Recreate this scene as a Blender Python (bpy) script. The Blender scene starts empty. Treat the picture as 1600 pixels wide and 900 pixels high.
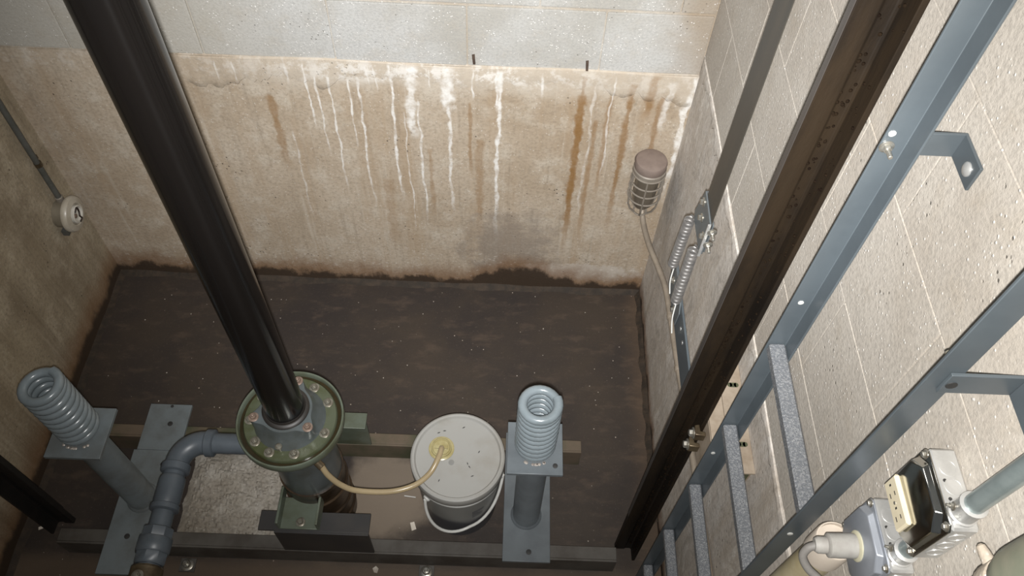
import bpy, bmesh, math, random
from mathutils import Vector, Matrix, Quaternion
random.seed(7)
scene = bpy.context.scene
COL = scene.collection
PI = math.pi

# ------------------------------------------------------------------ camera
CAM = Vector((0, 0, 2.6))
cr = Vector((0.99917179, 0.02519018, 0.03195608))
cu = Vector((-0.03897744, 0.81799368, 0.57390512))
cf = Vector((0.0116831, 0.57467538, -0.81829806))
cam_d = bpy.data.cameras.new('camera')
cam_d.sensor_width = 36.0
cam_d.lens = 1254.74 / 1600 * 36
cam_d.clip_start = 0.02
cam = bpy.data.objects.new('camera', cam_d)
cam.matrix_world = Matrix(((cr.x, cu.x, -cf.x, CAM.x), (cr.y, cu.y, -cf.y, CAM.y),
                           (cr.z, cu.z, -cf.z, CAM.z), (0, 0, 0, 1)))
COL.objects.link(cam)
scene.camera = cam

# ------------------------------------------------------------------ world, lights, exposure
world = bpy.data.worlds.new('world')
scene.world = world
world.use_nodes = True
bg = world.node_tree.nodes['Background']
bg.inputs[0].default_value = (0.85, 0.93, 1.0, 1)
bg.inputs[1].default_value = 0.10
scene.view_settings.view_transform = 'Standard'
scene.view_settings.look = 'None'
scene.view_settings.exposure = 0.0
scene.view_settings.gamma = 1.0
scene.view_settings.use_curve_mapping = False


def spot(name, loc, target, power, angle, blend, size, color):
    d = bpy.data.lights.new(name, 'SPOT')
    d.energy = power
    d.spot_size = math.radians(angle)
    d.spot_blend = blend
    d.shadow_soft_size = size
    d.color = color
    o = bpy.data.objects.new(name, d)
    o.location = loc
    o.rotation_euler = (Vector(target) - Vector(loc)).to_track_quat('-Z', 'Y').to_euler()
    COL.objects.link(o)
    return o


# the phone's flash, a finger's width below the lens
FL = CAM - cu * 0.016 + cr * 0.002
spot('phone_flash', FL, FL + cf * 2 + cr * 0.25 + cu * 0.2, 128, 125, 1.0, 0.004, (1.0, 0.975, 0.94))
# added fill spot beside the flash, brightening the back wall it leaves too dark
TL = FL - cu * 0.012 - cr * 0.004
spot('back_wall_fill', TL, (-0.10, 1.84, 0.90), 300, 70, 1.0, 0.006, (0.985, 0.99, 1.0))

# ------------------------------------------------------------------ material helpers


class NT:
    def __init__(self, name):
        self.m = bpy.data.materials.new(name)
        self.m.use_nodes = True
        self.t = self.m.node_tree
        self.b = self.t.nodes['Principled BSDF']
        self._xyz = None
        tc = self.t.nodes.new('ShaderNodeTexCoord')
        self.co = tc.outputs['Object']

    def lk(self, a, sock):
        if isinstance(a, (int, float)):
            sock.default_value = a
        elif isinstance(a, (tuple, list)):
            sock.default_value = tuple(a) if len(a) != 3 or sock.type != 'RGBA' else (*a, 1)
        else:
            self.t.links.new(a, sock)

    def math(self, op, a, b=None, c=None, clamp=False):
        n = self.t.nodes.new('ShaderNodeMath')
        n.operation = op
        n.use_clamp = clamp
        self.lk(a, n.inputs[0])
        if b is not None:
            self.lk(b, n.inputs[1])
        if c is not None:
            self.lk(c, n.inputs[2])
        return n.outputs[0]

    def xyz(self):
        if not self._xyz:
            n = self.t.nodes.new('ShaderNodeSeparateXYZ')
            self.t.links.new(self.co, n.inputs[0])
            self._xyz = n.outputs
        return self._xyz

    def vec(self, s=(1, 1, 1), off=(0, 0, 0)):
        n = self.t.nodes.new('ShaderNodeMapping')
        self.t.links.new(self.co, n.inputs[0])
        n.inputs['Scale'].default_value = s
        n.inputs['Location'].default_value = off
        return n.outputs[0]

    def noise(self, scale, detail=4, rough=0.55, stretch=(1, 1, 1), off=(0, 0, 0), dist=0):
        n = self.t.nodes.new('ShaderNodeTexNoise')
        self.t.links.new(self.vec(stretch, off), n.inputs['Vector'])
        n.inputs['Scale'].default_value = scale
        n.inputs['Detail'].default_value = detail
        n.inputs['Roughness'].default_value = rough
        n.inputs['Distortion'].default_value = dist
        return n.outputs[0]

    def voro(self, scale, stretch=(1, 1, 1)):
        n = self.t.nodes.new('ShaderNodeTexVoronoi')
        self.t.links.new(self.vec(stretch), n.inputs['Vector'])
        n.inputs['Scale'].default_value = scale
        return n.outputs['Distance']

    def rmp(self, v, a, b, lo=0.0, hi=1.0, smooth=True):
        n = self.t.nodes.new('ShaderNodeMapRange')
        n.interpolation_type = 'SMOOTHSTEP' if smooth else 'LINEAR'
        n.clamp = True
        self.lk(v, n.inputs[0])
        for i, x in enumerate((a, b, lo, hi)):
            self.lk(x, n.inputs[i + 1])
        return n.outputs[0]

    def mix(self, f, a, b, mode='MIX'):
        n = self.t.nodes.new('ShaderNodeMix')
        n.data_type = 'RGBA'
        n.blend_type = mode
        self.lk(f, n.inputs[0])
        self.lk(a, n.inputs[6])
        self.lk(b, n.inputs[7])
        return n.outputs[2]

    def bump(self, h, strength=0.3, dist=0.005):
        n = self.t.nodes.new('ShaderNodeBump')
        n.inputs['Strength'].default_value = strength
        n.inputs['Distance'].default_value = dist
        self.t.links.new(h, n.inputs['Height'])
        self.t.links.new(n.outputs[0], self.b.inputs['Normal'])

    def out(self, col, rough=0.8, metal=0.0, spec=0.5):
        self.lk(col, self.b.inputs['Base Color'])
        self.lk(rough, self.b.inputs['Roughness'])
        self.lk(metal, self.b.inputs['Metallic'])
        self.b.inputs['Specular IOR Level'].default_value = spec
        return self.m


def simple(name, c1, c2=None, rough=0.5, metal=0.0, scale=18, bump=0.1, lo=0.35, hi=0.7, stretch=(1, 1, 1), spec=0.5, bd=0.002):
    n = NT(name)
    c2 = c2 or tuple(x * 0.7 for x in c1)
    f = n.noise(scale, 5, 0.6, stretch)
    g = n.noise(scale * 7, 3, 0.6, stretch)
    if bump:
        n.bump(n.math('ADD', f, n.math('MULTIPLY', g, 0.5)), bump, bd)
    return n.out(n.mix(n.rmp(f, lo, hi), c1, c2), rough, metal, spec)


M = {}


def wall_mat(name, base, dark, light, stain, flecks=0.5, streaks=True, back=False, base_h=0.05, scratch=False):
    n = NT(name)
    X, Y, Z = n.xyz()
    big = n.noise(2.3, 5, 0.6)
    mid = n.noise(11, 6, 0.65)
    fine = n.noise(90, 4, 0.7)
    col = n.mix(n.rmp(big, 0.35, 0.7), base, dark)
    col = n.mix(n.math('MULTIPLY', n.rmp(mid, 0.45, 0.7), 0.6), col, light)
    col = n.mix(n.math('MULTIPLY', n.rmp(fine, 0.42, 0.7), 0.45), col, tuple(x * 0.55 for x in dark))
    height = n.math('ADD', n.math('MULTIPLY', mid, 0.6), n.math('MULTIPLY', fine, 0.35))
    if streaks:
        st = n.noise(1.0, 4, 0.6, (11, 11, 0.7))
        col = n.mix(n.math('MULTIPLY', n.rmp(st, 0.48, 0.70), 0.5), col, stain)
        st2 = n.noise(1.0, 5, 0.7, (42, 42, 1.6), (3, 3, 0))
        col = n.mix(n.math('MULTIPLY', n.rmp(st2, 0.52, 0.72), 0.4), col, tuple(x * 0.62 for x in dark))
        st3 = n.noise(1.0, 5, 0.7, (30, 30, 1.2), (9, 1, 4))
        col = n.mix(n.math('MULTIPLY', n.rmp(st3, 0.55, 0.72), 0.4), col, light)
    if scratch:
        sc = n.noise(1.0, 6, 0.8, (55, 9, 6), (2, 7, 1), 0.6)
        col = n.mix(n.math('MULTIPLY', n.rmp(sc, 0.55, 0.68), 0.6), col, (0.80, 0.77, 0.72))
        col = n.mix(n.math('MULTIPLY', n.rmp(sc, 0.46, 0.36), 0.5), col, tuple(x * 0.6 for x in dark))
        height = n.math('ADD', height, n.math('MULTIPLY', sc, 0.9))
    # pale aggregate flecks and dark pits
    v = n.voro(95)
    vm = n.rmp(n.noise(35, 2, 0.5, (1, 1, 1), (5, 2, 8)), 0.45, 0.62)
    fl = n.math('MULTIPLY', n.rmp(v, 0.10, 0.26, 1, 0), n.math('MULTIPLY', vm, flecks))
    col = n.mix(fl, col, (0.82, 0.80, 0.75))
    v2 = n.voro(60, (1, 1, 0.8))
    pm = n.rmp(n.noise(9, 3, 0.5, (1, 1, 1), (15, 22, 8)), 0.56, 0.66)
    pit = n.math('MULTIPLY', n.rmp(v2, 0.08, 0.2, 1, 0), pm)
    col = n.mix(n.math('MULTIPLY', pit, 0.75), col, (0.05, 0.04, 0.03))
    height = n.math('SUBTRACT', height, n.math('MULTIPLY', pit, 0.7))
    if back:
        wnz = n.rmp(n.noise(1.0, 3, 0.6, (26, 1, 22), (2, 0, 7)), 0.3, 0.7, 0.45, 1.3)
        wob = n.math('MULTIPLY', n.math('SUBTRACT', n.noise(1.0, 3, 0.6, (4, 1, 7)), 0.5), 0.034)
        xw = n.math('ADD', X, wob)
        br = n.noise(30, 3, 0.6)

        white_w = []
        rustx = n.math('ADD', X, n.math('MULTIPLY', wob, 0.3))

        def streak(x0, w, zt, zb, s, taper=0.35):
            if white_w:
                w = w * white_w[0] if w < 0.02 else w * 0.8
            d = n.math('DIVIDE', n.math('ABSOLUTE', n.math('SUBTRACT', xw, x0)), wnz)
            a = n.rmp(d, w * 0.25, w, 1, 0)
            vert = n.math('MULTIPLY', n.rmp(Z, zb, zb + (zt - zb) * taper), n.rmp(Z, zt - 0.012, zt + 0.004, 1, 0))
            return n.math('MULTIPLY', n.math('MULTIPLY', a, vert), s)

        def acc(lst, lo=0.25):
            r = None
            for a in lst:
                k = streak(*a)
                r = k if r is None else n.math('MAXIMUM', r, k)
            return n.math('MULTIPLY', r, n.rmp(br, 0.35, 0.62, lo, 0.95))
        xw, xkeep = rustx, xw
        rust = acc([(0.215, 0.019, 1.0, 0.2, 0.95, 0.45), (0.213, 0.010, 1.07, 0.95, 0.8), (0.36, 0.016, 1.05, 0.3, 0.7, 0.5), (0.417, 0.02, 1.08, 0.9, 0.8, 0.5),
                    (-0.72, 0.02, 0.95, 0.6, 0.55, 0.5), (0.30, 0.014, 1.0, 0.5, 0.4), (0.45, 0.014, 1.0, 0.55, 0.5),
                    (0.265, 0.012, 0.9, 0.3, 0.45), (-0.12, 0.010, 0.95, 0.6, 0.45), (-0.09, 0.02, 0.8, 0.3, 0.35),
                    (-0.25, 0.012, 0.75, 0.4, 0.35), (-1.0, 0.03, 1.0, 0.4, 0.3), (-0.63, 0.01, 1.2, 1.08, 0.5), (-0.40, 0.03, 0.6, 0.2, 0.25)], 0.7)
        col = n.mix(rust, col, (0.22, 0.115, 0.035))
        xw = xkeep
        white_w.append(0.62)
        white = acc([(-0.60, 0.008, 1.075, 0.8, 0.8), (-0.573, 0.007, 1.03, 0.70, 0.75), (-0.535, 0.008, 1.03, 0.5, 0.75),
                     (-0.48, 0.007, 1.02, 0.72, 0.8), (-0.452, 0.009, 1.03, 0.4, 0.75), (-0.355, 0.011, 1.08, 0.45, 0.95),
                     (-0.295, 0.030, 1.08, 0.78, 0.85, 0.2), (-0.276, 0.009, 0.95, 0.35, 0.75), (-0.185, 0.034, 1.08, 0.9, 1.0, 0.3),
                     (-0.183, 0.014, 1.0, 0.4, 0.75), (-0.032, 0.017, 1.075, 0.22, 1.0, 0.5), (-0.04, 0.012, 1.075, 0.9, 1.0),
                     (0.089, 0.008, 1.07, 0.97, 0.8), (0.305, 0.008, 1.07, 0.6, 0.7), (0.53, 0.02, 1.08, 0.5, 0.95, 0.5), (0.47, 0.02, 1.06, 0.85, 0.6),
                     (-0.11, 0.007, 1.07, 0.95, 0.7), (-0.65, 0.012, 1.09, 0.98, 0.5), (-0.40, 0.006, 1.07, 0.96, 0.6), (-0.42, 0.006, 1.07, 0.99, 0.6),
                     (-0.24, 0.006, 1.07, 0.99, 0.6), (-0.80, 0.007, 1.07, 0.98, 0.4), (-0.85, 0.006, 1.07, 0.99, 0.4), (-0.32, 0.006, 0.9, 0.3, 0.5),
                     (0.25, 0.010, 1.04, 0.4, 0.35), (-0.68, 0.007, 0.8, 0.35, 0.35)])
        col = n.mix(n.math('MULTIPLY', white, 0.7), col, (0.78, 0.77, 0.74))
        lipz = n.math('ADD', Z, n.math('MULTIPLY', n.math('SUBTRACT', n.noise(10, 6, 0.7), 0.5), 0.14))
        col = n.mix(n.math('MULTIPLY', n.rmp(lipz, 0.96, 1.02), n.rmp(X, -1.1, -0.5, 0.1, 0.6)), col, (0.50, 0.445, 0.37))
        # efflorescence crust under the blocks
        ef = n.math('MULTIPLY', n.rmp(n.math('ABSOLUTE', n.math('SUBTRACT', Z, 1.05)), 0.01, 0.055, 1, 0),
                    n.rmp(n.noise(22, 6, 0.7), 0.47, 0.6))
        ef = n.math('MULTIPLY', ef, n.rmp(n.math('ABSOLUTE', n.math('ADD', X, 0.22)), 0.15, 0.55, 1.0, 0.3))
        col = n.mix(n.math('MULTIPLY', ef, 0.65), col, (0.74, 0.72, 0.68))
        col = n.mix(n.math('MULTIPLY', white, 0.55), col, (0.80, 0.79, 0.76))
        col = n.mix(n.math('MULTIPLY', rust, 0.5), col, (0.22, 0.115, 0.035))
        # grey damp bloom low down and the pale salt beside it
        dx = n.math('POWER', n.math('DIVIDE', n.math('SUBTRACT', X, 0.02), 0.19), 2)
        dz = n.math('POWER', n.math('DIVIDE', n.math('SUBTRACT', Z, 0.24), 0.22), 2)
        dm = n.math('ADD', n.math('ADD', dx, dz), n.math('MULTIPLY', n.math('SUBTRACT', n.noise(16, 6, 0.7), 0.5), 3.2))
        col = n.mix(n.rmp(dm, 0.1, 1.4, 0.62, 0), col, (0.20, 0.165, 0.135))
        sx = n.math('POWER', n.math('DIVIDE', n.math('SUBTRACT', X, 0.30), 0.26), 2)
        sz = n.math('POWER', n.math('DIVIDE', n.math('SUBTRACT', Z, 0.115), 0.055), 2)
        sm = n.math('ADD', n.math('ADD', sx, sz), n.math('MULTIPLY', n.math('SUBTRACT', n.noise(26, 6, 0.7), 0.5), 3.4))
        col = n.mix(n.rmp(sm, 0.4, 1.2, 0.75, 0), col, (0.50, 0.45, 0.39))
        col = n.mix(n.math('MULTIPLY', n.rmp(n.noise(55, 3, 0.6, (1, 1, 1), (1, 6, 3)), 0.6, 0.68), n.rmp(Z, 0.05, 0.34, 0.7, 0)), col, (0.62, 0.57, 0.5))
    # dark dirt line where the wall meets the slab
    zz = n.math('ADD', Z, n.math('MULTIPLY', n.math('SUBTRACT', n.noise(9, 6, 0.65, (1, 1, 0.6)), 0.5), -0.2 if back else -0.13))
    if back:
        hot = n.math('MULTIPLY', n.rmp(n.math('ABSOLUTE', n.math('SUBTRACT', X, 0.08)), 0.08, 0.26, 1, 0), 0.055)
        zz = n.math('SUBTRACT', zz, hot)
    if base_h > 0:
     col = n.mix(n.rmp(zz, base_h * 0.9, base_h * 2.8, 0.75, 0), col, (0.17, 0.085, 0.035))
     col = n.mix(n.rmp(zz, base_h * 0.55, base_h * 1.15, 0.95, 0), col, (0.035, 0.022, 0.013))
    n.bump(height, 0.5, 0.006)
    return n.out(col, 0.82, 0, 0.35)


M['back'] = wall_mat('tan_stained_concrete', (0.44, 0.365, 0.28), (0.355, 0.28, 0.20), (0.52, 0.465, 0.385), (0.33, 0.235, 0.145), 0.35, True, True, 0.058)
M['left'] = wall_mat('brown_damp_concrete', (0.40, 0.335, 0.235), (0.24, 0.195, 0.135), (0.52, 0.45, 0.34), (0.20, 0.155, 0.10), 0.2, True, False, 0.075)
M['right'] = wall_mat('pale_rough_concrete', (0.60, 0.55, 0.495), (0.50, 0.45, 0.39), (0.68, 0.65, 0.61), (0.39, 0.32, 0.24), 0.4, True, False, 0.035, True)


def block_mat(name, base, dark, flecks, dirt, grime=False):
    n = NT(name)
    g = n.t.nodes.new('ShaderNodeNewGeometry')
    n.co = g.outputs['Position']
    big = n.noise(2.6, 4, 0.6)
    mid = n.noise(14, 5, 0.65)
    fine = n.noise(140, 3, 0.7)
    col = n.mix(n.rmp(big, 0.42, 0.68), base, dark)
    col = n.mix(n.math('MULTIPLY', n.rmp(mid, 0.5, 0.72), 0.35), col, dirt)
    col = n.mix(n.math('MULTIPLY', n.rmp(fine, 0.42, 0.66), 0.4), col, tuple(x * 0.6 for x in base))
    bx = n.xyz()
    cn = n.math('ADD', bx[0], n.math('MULTIPLY', n.math('SUBTRACT', big, 0.5), 0.35))
    if grime:
        col = n.mix(n.rmp(cn, 0.36, 0.56, 0, 0.6), col, (0.26, 0.19, 0.12))
        col = n.mix(n.rmp(cn, -0.55, -0.95, 0, 0.45), col, (0.33, 0.29, 0.22))
    v = n.voro(110)
    vm = n.rmp(n.noise(40, 2, 0.5, (1, 1, 1), (5, 2, 8)), 0.45, 0.62)
    fl = n.math('MULTIPLY', n.rmp(v, 0.10, 0.27, 1, 0), n.math('MULTIPLY', vm, flecks))
    col = n.mix(fl, col, (0.86, 0.84, 0.80))
    v2 = n.voro(70)
    pm = n.rmp(n.noise(8, 3, 0.5, (1, 1, 1), (15, 22, 8)), 0.58, 0.68)
    pit = n.math('MULTIPLY', n.rmp(v2, 0.08, 0.2, 1, 0), pm)
    col = n.mix(n.math('MULTIPLY', pit, 0.6), col, (0.08, 0.07, 0.055))
    h = n.math('ADD', n.math('MULTIPLY', mid, 0.5), n.math('MULTIPLY', fine, 0.5))
    h = n.math('ADD', h, n.math('MULTIPLY', fl, 0.6))
    n.bump(n.math('SUBTRACT', h, pit), 0.45, 0.005)
    return n.out(col, 0.85, 0, 0.3)


M['block_grey'] = block_mat('grey_concrete_block', (0.45, 0.445, 0.425), (0.36, 0.345, 0.31), 0.7, (0.38, 0.34, 0.28), True)
M['block_pale'] = block_mat('pale_concrete_block', (0.50, 0.46, 0.405), (0.42, 0.375, 0.32), 0.7, (0.39, 0.335, 0.265))
M['mortar'] = block_mat('mortar_bed', (0.47, 0.44, 0.39), (0.38, 0.33, 0.265), 0.5, (0.31, 0.25, 0.18), True)
M['mortar_pale'] = block_mat('pale_mortar_bed', (0.49, 0.44, 0.375), (0.43, 0.375, 0.31), 0.25, (0.38, 0.32, 0.25))
M['grout'] = block_mat('splashed_grout', (0.55, 0.49, 0.41), (0.44, 0.36, 0.27), 0.5, (0.34, 0.25, 0.16))


def floor_mat():
    n = NT('dark_oily_concrete')
    X, Y, Z = n.xyz()
    a = n.noise(2.2, 5, 0.6)
    b = n.noise(9, 6, 0.65, (1, 2.2, 1))
    c = n.noise(120, 3, 0.6)
    col = n.mix(n.rmp(a, 0.36, 0.66), (0.047, 0.035, 0.026), (0.030, 0.023, 0.020))
    col = n.mix(n.math('MULTIPLY', n.rmp(b, 0.5, 0.72), 0.6), col, (0.085, 0.06, 0.043))
    col = n.mix(n.math('MULTIPLY', n.rmp(c, 0.6, 0.75), 0.4), col, (0.13, 0.10, 0.08))
    # rusty brown worn strip in front of the steel channel, bare sand by the bucket
    fr = n.math('ADD', Y, n.math('MULTIPLY', n.math('SUBTRACT', b, 0.5), 0.06))
    col = n.mix(n.rmp(fr, 0.70, 0.76, 0.6, 0), col, (0.13, 0.092, 0.06))
    dx = n.math('POWER', n.math('DIVIDE', n.math('ADD', X, 0.36), 0.17), 2)
    dy = n.math('POWER', n.math('DIVIDE', n.math('SUBTRACT', Y, 0.97), 0.17), 2)
    d = n.math('ADD', n.math('ADD', dx, dy), n.math('MULTIPLY', n.math('SUBTRACT', n.noise(8, 5, 0.6), 0.5), 1.5))
    col = n.mix(n.rmp(d, 0.4, 1.2, 0.75, 0), col, (0.25, 0.20, 0.15))
    # rust bleeding in from the walls
    ed = n.math('ADD', X, n.math('MULTIPLY', n.math('SUBTRACT', b, 0.5), 0.08))
    col = n.mix(n.rmp(ed, 0.44, 0.56, 0, 0.35), col, (0.16, 0.10, 0.055))
    v = n.voro(28)
    sp = n.math('MULTIPLY', n.rmp(v, 0.035, 0.07, 1, 0), n.rmp(n.noise(6, 2), 0.5, 0.6))
    col = n.mix(sp, col, (0.5, 0.42, 0.34))
    n.bump(n.math('ADD', b, n.math('MULTIPLY', c, 0.4)), 0.2, 0.004)
    return n.out(col, n.rmp(a, 0.3, 0.7, 0.55, 0.75), 0, 0.4)


M['floor'] = floor_mat()
M['patch'] = wall_mat('broken_pale_concrete', (0.37, 0.335, 0.285), (0.22, 0.19, 0.15), (0.56, 0.53, 0.48), (0.2, 0.15, 0.1), 0.3, False, False, -1)
M['pipe_paint'] = simple('pipe_paint', (0.085, 0.10, 0.115), (0.068, 0.08, 0.092), 0.4, 0, 14, 0.06)
M['grey_paint'] = simple('grey_paint', (0.125, 0.142, 0.152), (0.10, 0.113, 0.122), 0.38, 0, 14, 0.06)
M['grey_paint_left'] = simple('grey_paint_dusty', (0.155, 0.18, 0.19), (0.115, 0.125, 0.125), 0.42, 0, 12, 0.08)
M['buffer_paint'] = simple('glossy_grey_enamel', (0.18, 0.21, 0.225), (0.145, 0.17, 0.18), 0.24, 0, 16, 0.04)
M['ladder_paint'] = simple('blue_grey_ladder_paint', (0.078, 0.093, 0.103), (0.066, 0.079, 0.088), 0.36, 0.0, 10, 0.04)
n = NT('galvanised_grip')
sp = n.noise(330, 4, 0.75)
spm = n.rmp(sp, 0.45, 0.62)
n.bump(sp, 0.6, 0.003)
M['galv_rung'] = n.out(n.mix(spm, (0.125, 0.133, 0.145), (0.24, 0.245, 0.25)), n.rmp(sp, 0.4, 0.65, 0.55, 0.35), 0.3)
M['galv'] = simple('galvanised_steel', (0.60, 0.60, 0.585), (0.50, 0.50, 0.485), 0.36, 0.6, 40, 0.08)
M['cover_dark'] = simple('shiny_stamped_cover', (0.55, 0.54, 0.50), (0.45, 0.44, 0.41), 0.17, 1.0, 10, 0.02)
M['cover_blue'] = simple('satin_stamped_cover', (0.42, 0.45, 0.50), (0.36, 0.385, 0.43), 0.35, 0.6, 10, 0.03)
M['emt'] = simple('conduit_steel', (0.33, 0.385, 0.385), (0.26, 0.31, 0.31), 0.3, 0.55, 25, 0.05)
M['dusty_emt'] = simple('dusty_conduit', (0.28, 0.235, 0.185), (0.22, 0.185, 0.145), 0.55, 0.2, 25, 0.1)
M['dark_conduit'] = simple('dark_conduit', (0.10, 0.10, 0.09), (0.07, 0.07, 0.06), 0.6, 0.2, 25, 0.1)
M['black_chrome'] = simple('oiled_black_plunger', (0.005, 0.0042, 0.0038), (0.003, 0.0027, 0.0025), 0.13, 0.0, 5, 0.008, stretch=(1, 1, 0.15), spec=0.38)
pn = M['black_chrome'].node_tree
tg = pn.nodes.new('ShaderNodeTangent')
tg.direction_type = 'RADIAL'
tg.axis = 'Z'
pb = pn.nodes['Principled BSDF']
pn.links.new(tg.outputs[0], pb.inputs['Tangent'])
pb.inputs['Anisotropic'].default_value = 0.95
pb.inputs['Anisotropic Rotation'].default_value = 0.25
pb.inputs['Roughness'].default_value = 0.15
M['grease_rail'] = simple('greasy_brown_rail', (0.017, 0.011, 0.006), (0.007, 0.005, 0.0035), 0.55, 0.0, 16, 0.5, stretch=(1, 1, 0.25), bd=0.003, spec=0.2)
M['rail_nose'] = simple('worn_rail_nose', (0.065, 0.057, 0.052), (0.04, 0.034, 0.03), 0.45, 0.2, 20, 0.1, stretch=(1, 1, 0.1))
M['black_rail'] = simple('black_greasy_rail', (0.014, 0.011, 0.009), (0.007, 0.006, 0.005), 0.6, 0, 16, 0.3)
M['channel'] = simple('grimy_grey_channel', (0.085, 0.078, 0.068), (0.05, 0.042, 0.034), 0.6, 0, 9, 0.25)
M['rear_channel'] = simple('mossy_brown_channel', (0.12, 0.088, 0.06), (0.052, 0.056, 0.028), 0.65, 0, 7, 0.3)
M['black_angle'] = simple('black_painted_angle', (0.026, 0.025, 0.025), (0.038, 0.034, 0.031), 0.5, 0, 9, 0.1)
M['olive'] = simple('oily_olive_steel', (0.115, 0.135, 0.105), (0.075, 0.082, 0.05), 0.35, 0.1, 9, 0.1)
M['jack_grey'] = simple('oily_jack_paint', (0.088, 0.102, 0.105), (0.06, 0.066, 0.06), 0.3, 0.1, 10, 0.1)
M['jack_oily'] = simple('oil_filmed_flange', (0.085, 0.095, 0.062), (0.05, 0.055, 0.02), 0.22, 0.1, 14, 0.2)
M['casing'] = simple('rusty_oily_casing', (0.055, 0.035, 0.02), (0.02, 0.014, 0.01), 0.35, 0.2, 14, 0.5, stretch=(1, 1, 3))
M['seal'] = simple('black_wiper_seal', (0.014, 0.012, 0.010), (0.022, 0.018, 0.015), 0.5, 0, 20, 0.1)
M['bolt'] = simple('zinc_bolt', (0.45, 0.44, 0.40), (0.28, 0.25, 0.2), 0.33, 0.8, 60, 0.1)
M['bolt_dull'] = simple('oily_bolt', (0.20, 0.19, 0.155), (0.13, 0.11, 0.08), 0.35, 0.4, 60, 0.1)
M['bolt_rust'] = simple('rusty_bolt', (0.22, 0.165, 0.13), (0.15, 0.10, 0.075), 0.45, 0.3, 60, 0.2)
M['bolt_dark'] = simple('dark_bolt_hole', (0.02, 0.02, 0.02), (0.03, 0.028, 0.025), 0.6, 0, 40, 0)
M['brass'] = simple('dirty_bronze', (0.15, 0.115, 0.07), (0.07, 0.05, 0.03), 0.4, 0.6, 20, 0.2)
M['plate_spring'] = simple('grey_hitch_plate', (0.13, 0.145, 0.15), (0.105, 0.115, 0.12), 0.45, 0.2, 20, 0.05)
M['spring_wire'] = simple('spring_wire', (0.17, 0.16, 0.15), (0.12, 0.115, 0.11), 0.4, 0.4, 40, 0.05)
M['tape'] = simple('dusty_steel_tape', (0.045, 0.041, 0.034), (0.065, 0.055, 0.042), 0.5, 0.1, 20, 0.05, stretch=(1, 1, 0.2))
M['bracket_tan'] = simple('dusty_wall_bracket', (0.34, 0.28, 0.215), (0.25, 0.195, 0.14), 0.7, 0.1, 22, 0.2)
M['slot_green'] = simple('mossy_slot', (0.07, 0.075, 0.035), (0.04, 0.045, 0.025), 0.8, 0, 40, 0)
M['lamp_metal'] = simple('dusty_cast_aluminium', (0.24, 0.21, 0.175), (0.19, 0.165, 0.135), 0.55, 0.15, 30, 0.1)
M['lamp_cap'] = simple('dusty_lamp_cap', (0.20, 0.155, 0.13), (0.165, 0.125, 0.105), 0.8, 0, 30, 0.15)
n = NT('dusty_jar_glass')
M['jar'] = n.out((0.15, 0.125, 0.095), 0.12, 0, 0.6)
n.b.inputs['Transmission Weight'].default_value = 0.35
M['porcelain'] = simple('dusty_porcelain', (0.44, 0.40, 0.33), (0.36, 0.32, 0.25), 0.35, 0, 20, 0.03)
M['porcelain_white'] = simple('white_porcelain', (0.62, 0.59, 0.53), (0.5, 0.47, 0.41), 0.2, 0, 20, 0.03)
M['wire_black'] = simple('burnt_contact', (0.02, 0.016, 0.014), (0.05, 0.03, 0.02), 0.5, 0.2, 60, 0)
n = NT('bucket_plastic')
mm = n.noise(7, 5, 0.6)
vv = n.voro(17)
dirt = n.math('MULTIPLY', n.rmp(vv, 0.02, 0.07, 1, 0), n.rmp(n.noise(9, 3, 0.6, (1, 1, 1), (4, 4, 4)), 0.52, 0.62))
cc = n.mix(n.rmp(mm, 0.45, 0.75), (0.31, 0.305, 0.285), (0.265, 0.25, 0.22))
M['lid'] = n.out(n.mix(n.math('MULTIPLY', dirt, 0.85), cc, (0.05, 0.04, 0.03)), 0.38, 0, 0.5)
n = NT('translucent_bucket_side')
X, Y, Z = n.xyz()
cc = n.mix(n.rmp(n.noise(6, 4), 0.4, 0.7), (0.24, 0.24, 0.225), (0.19, 0.185, 0.175))
lvl = n.rmp(n.math('ADD', Z, n.math('MULTIPLY', n.noise(5, 2), 0.03)), 0.15, 0.19, 1, 0)
cc = n.mix(lvl, cc, (0.08, 0.08, 0.088))
M['bucket'] = n.out(cc, 0.4, 0, 0.5)
M['handle'] = simple('white_bail', (0.60, 0.60, 0.57), (0.50, 0.49, 0.46), 0.35, 0, 20, 0)
M['cap'] = simple('oily_yellow_cap', (0.40, 0.355, 0.19), (0.30, 0.25, 0.11), 0.22, 0, 30, 0.05)
M['ink'] = simple('faded_ink', (0.06, 0.06, 0.075), (0.09, 0.09, 0.10), 0.6, 0, 60, 0)
n = NT('clear_oily_tube')
M['hose'] = n.out(n.mix(n.noise(10, 3), (0.50, 0.41, 0.26), (0.34, 0.25, 0.13)), 0.2, 0, 0.5)
n.b.inputs['Transmission Weight'].default_value = 0.25
M['pvc'] = simple('yellowed_pvc', (0.53, 0.47, 0.32), (0.42, 0.35, 0.20), 0.4, 0, 10, 0.06)
M['pvc_white'] = simple('dusty_white_coupling', (0.60, 0.53, 0.45), (0.52, 0.45, 0.37), 0.45, 0, 14, 0.05)
M['green_pipe'] = simple('green_grey_pipe', (0.18, 0.195, 0.145), (0.26, 0.25, 0.19), 0.5, 0.1, 14, 0.1)
M['receptacle'] = simple('ivory_receptacle', (0.66, 0.59, 0.43), (0.58, 0.51, 0.36), 0.35, 0, 20, 0.02)
M['plug'] = simple('grey_rubber_plug', (0.32, 0.31, 0.285), (0.27, 0.255, 0.235), 0.6, 0, 60, 0.08)
M['plug_ring'] = simple('cream_collar', (0.58, 0.55, 0.40), None, 0.4, 0, 20, 0)
M['cord'] = simple('grey_cord', (0.20, 0.19, 0.175), (0.16, 0.15, 0.14), 0.6, 0, 40, 0.05)
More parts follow.
